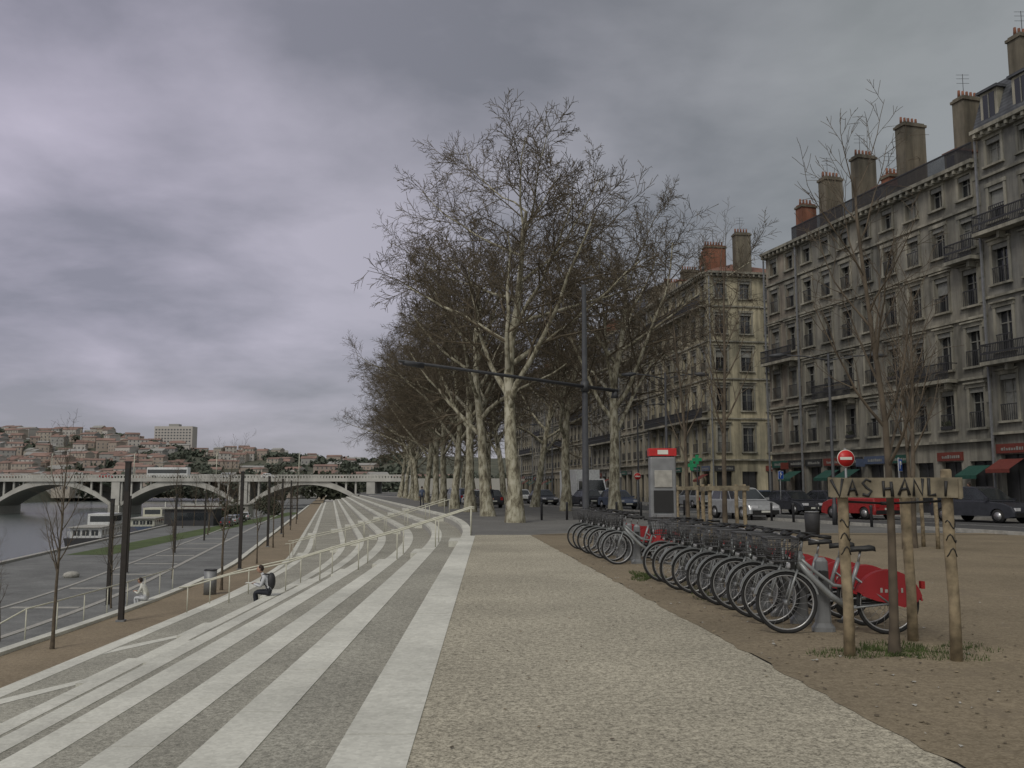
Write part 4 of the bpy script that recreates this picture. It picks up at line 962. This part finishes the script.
for yy, off, m_ in ((150, -30, 'iron'), (175, -31, 'awr'), (190, -28, 'kerb')):
    g = empty('quay_kiosk', (e(yy)+off, yy, -4.5)); mb = MB(); mb.box(-4, 4, -2, 2, 0, 2.7, m_); mb.box(-3, 3, -2.02, -2.003, .9, 2.1, 'carglass'); mb.obj('walls', g); mb = MB(); mb.box(-4.4, 4.4, -2.4, 2.4, 2.71, 2.95, 'kerb'); mb.obj('roof', g)
for i, (yy, k) in enumerate(((146, 'carblack'), (154, 'silver'), (162, 'carblue'), (178, 'carwhite'))):
    inst('parked_car', cm[k], (e(yy)-24, yy, -4.49), 1.76)

def hz(x, y):
    ridge = 30+max(0, (-x-200))*0.075
    if x > 0: ridge = 30-x*0.03
    t = max(0, min(1, (y-560)/340)); t = t*t*(3-2*t)
    return max(-1, ridge*t+4*math.sin(x*0.013+1)*t+3*math.sin(x*0.041+y*0.02)*t)
mb = MB(); nx, ny = 90, 26; vs = []
for j in range(ny):
    for i in range(nx): x = -1500+i*26; y = 545+j*28; vs.append((x, y, hz(x, y)))
mb.add(vs, [(j*nx+i, j*nx+i+1, (j+1)*nx+i+1, (j+1)*nx+i) for j in range(ny-1) for i in range(nx-1)], 'hill', True); mb.obj('hill_terrain')
mb = MB(); hr = random.Random(5)
def house(x, y, z, w, d, h, rot, wm, rh):
    c, s = math.cos(rot), math.sin(rot); T = lambda a, b, q: (x+a*c-b*s, y+a*s+b*c, z+q)
    mb.boxf(T, -w/2, w/2, -d/2, d/2, -4, h, wm)
    ov = .4; A = [T(-w/2-ov, -d/2-ov, h), T(w/2+ov, -d/2-ov, h), T(w/2+ov, d/2+ov, h), T(-w/2-ov, d/2+ov, h)]; r0, r1 = T(-w/2-ov, 0, h+rh), T(w/2+ov, 0, h+rh)
    rm = 'hr' if hr.random() < .8 else 'h3'
    mb.face([A[0], A[1], r1, r0], rm); mb.face([A[2], A[3], r0, r1], rm); mb.face([A[1], A[2], r1], wm); mb.face([A[3], A[0], r0], wm)
    nf = max(1, int(h/3)); nw = max(2, int(w/3))
    for f in range(nf):
        for k in range(nw):
            a = -w/2+(k+.5)*w/nw; q = f*3+.9; mb.face([T(a-.5, -d/2-.05, q), T(a+.5, -d/2-.05, q), T(a+.5, -d/2-.05, q+1.5), T(a-.5, -d/2-.05, q+1.5)], 'hwin')
for i in range(620):
    y = hr.uniform(560, 900); x = -y*hr.uniform(0.14, 0.72)
    if x > -y*0.36 and hr.random() < 0.72 and y > 600: continue
    house(x, y, hz(x, y), hr.uniform(7, 18), hr.uniform(8, 12), hr.choice([4, 5, 6, 8, 9]), hr.uniform(-.5, .5), 'h%d' % hr.randrange(4), hr.uniform(1.2, 2.4))
for i in range(46):
    x = -330+i*7.5; house(x+hr.uniform(-2, 2), 520+hr.uniform(0, 20), 0, hr.uniform(9, 14), 10, hr.choice([5, 6, 8]), hr.uniform(-.2, .2), 'h%d' % hr.randrange(4), 1.6)
mb.obj('hillside_houses')
for i in range(85):
    y = hr.uniform(580, 890); x = -y*(hr.uniform(0.1, 0.42) if i % 2 else hr.uniform(.3, .65)); bush('hillside_trees', x, y, hz(x, y)-1, 15, 10, 7, 260, 'hbush', 2.0)
g = empty('tower_block', (-338, 905, 42)); mb = MB(); mb.box(-19, 19, -7, 7, -8, 21, 'h1'); mb.box(-6, 4, -4, 4, 21, 23.5, 'h3'); mb.obj('walls', g); mb = MB()
for f in range(7):
    for k in range(12): mb.box(-18+k*3.05, -16.2+k*3.05, -7.06, -7.0, -.6+f*2.9, .9+f*2.9, 'hwin')
mb.obj('windows', g)

# ------------------------------------------------------------------ world, sun, camera
EL, RZ = math.radians(48), math.atan2(-0.45, -0.8)
w = bpy.data.worlds.new('World'); scene.world = w; w.use_nodes = True; nt = w.node_tree; nt.nodes.clear()
out = nt.nodes.new('ShaderNodeOutputWorld'); bg = nt.nodes.new('ShaderNodeBackground'); bg.inputs['Strength'].default_value = 0.1
sky = nt.nodes.new('ShaderNodeTexSky'); sky.sky_type = 'NISHITA'; sky.sun_disc = False; sky.sun_elevation = EL; sky.sun_rotation = RZ
tc = nt.nodes.new('ShaderNodeTexCoord'); sp = nt.nodes.new('ShaderNodeSeparateXYZ'); nt.links.new(tc.outputs['Generated'], sp.inputs[0])
def mth(op, a, b=None, c=None):
    n = nt.nodes.new('ShaderNodeMath'); n.operation = op
    for i, v in enumerate((a, b, c)):
        if v is None: continue
        if isinstance(v, (int, float)): n.inputs[i].default_value = v
        else: nt.links.new(v, n.inputs[i])
    return n.outputs[0]
zz = mth('ADD', mth('MAXIMUM', sp.outputs[2], 0.0), 0.20)
cx = mth('DIVIDE', sp.outputs[0], zz); cy = mth('DIVIDE', sp.outputs[1], zz)
cb = nt.nodes.new('ShaderNodeCombineXYZ'); nt.links.new(cx, cb.inputs[0]); nt.links.new(cy, cb.inputs[1]); cb.inputs[2].default_value = 1.9
n1 = noise(nt, cb.outputs[0], 1.9, 6, 0.52, 0.15); n2 = noise(nt, cb.outputs[0], 0.75, 2, 0.5, 0.2)
mx = mth('ADD', mth('MULTIPLY', n1, 0.55), mth('MULTIPLY', n2, 0.45))
f = ramp(nt, mx, 0.40, 0.60)
left = mth('MULTIPLY_ADD', sp.outputs[0], -1.35, 0.46)
lf = nt.nodes.new('ShaderNodeClamp'); nt.links.new(left, lf.inputs[0])
dark = mixrgb(nt, lf.outputs[0], (1.5, 1.62, 1.66), (2.6, 2.55, 3.1))
light = mixrgb(nt, lf.outputs[0], (3.0, 3.15, 3.2), (5.1, 4.75, 5.75))
cl = mixrgb(nt, f, dark, light)
hzf = nt.nodes.new('ShaderNodeClamp'); nt.links.new(mth('MULTIPLY_ADD', sp.outputs[2], -3.6, 0.6), hzf.inputs[0])
cl = mixrgb(nt, hzf.outputs[0], cl, (3.5, 3.45, 3.75))
beh = nt.nodes.new('ShaderNodeClamp'); nt.links.new(mth('MULTIPLY_ADD', sp.outputs[1], -0.9, 0.35), beh.inputs[0])
cl = mixrgb(nt, beh.outputs[0], cl, (6.4, 6.4, 6.3))
cl = mixrgb(nt, 0.93, sky.outputs[0], cl)
nt.links.new(cl, bg.inputs[0]); nt.links.new(bg.outputs[0], out.inputs[0])
sl = bpy.data.lights.new('sun', 'SUN'); sl.energy = 1.3; sl.angle = math.radians(18); sl.color = (1, 0.95, 0.86)
so = bpy.data.objects.new('sun', sl); COL.objects.link(so)
sd = Vector((math.sin(RZ)*math.cos(EL), math.cos(RZ)*math.cos(EL), math.sin(EL))); so.rotation_euler = sd.to_track_quat('Z', 'Y').to_euler()
cam = bpy.data.cameras.new('camera'); co = bpy.data.objects.new('camera', cam); COL.objects.link(co); scene.camera = co
cam.lens = 31.64; cam.sensor_width = 36; cam.clip_end = 6000; cam.clip_start = 0.05
co.location = (0, 0, 1.6); co.rotation_euler = (math.radians(90+6.6), 0, 0)
scene.view_settings.view_transform = 'Standard'; scene.view_settings.look = 'None'; scene.view_settings.exposure = 0
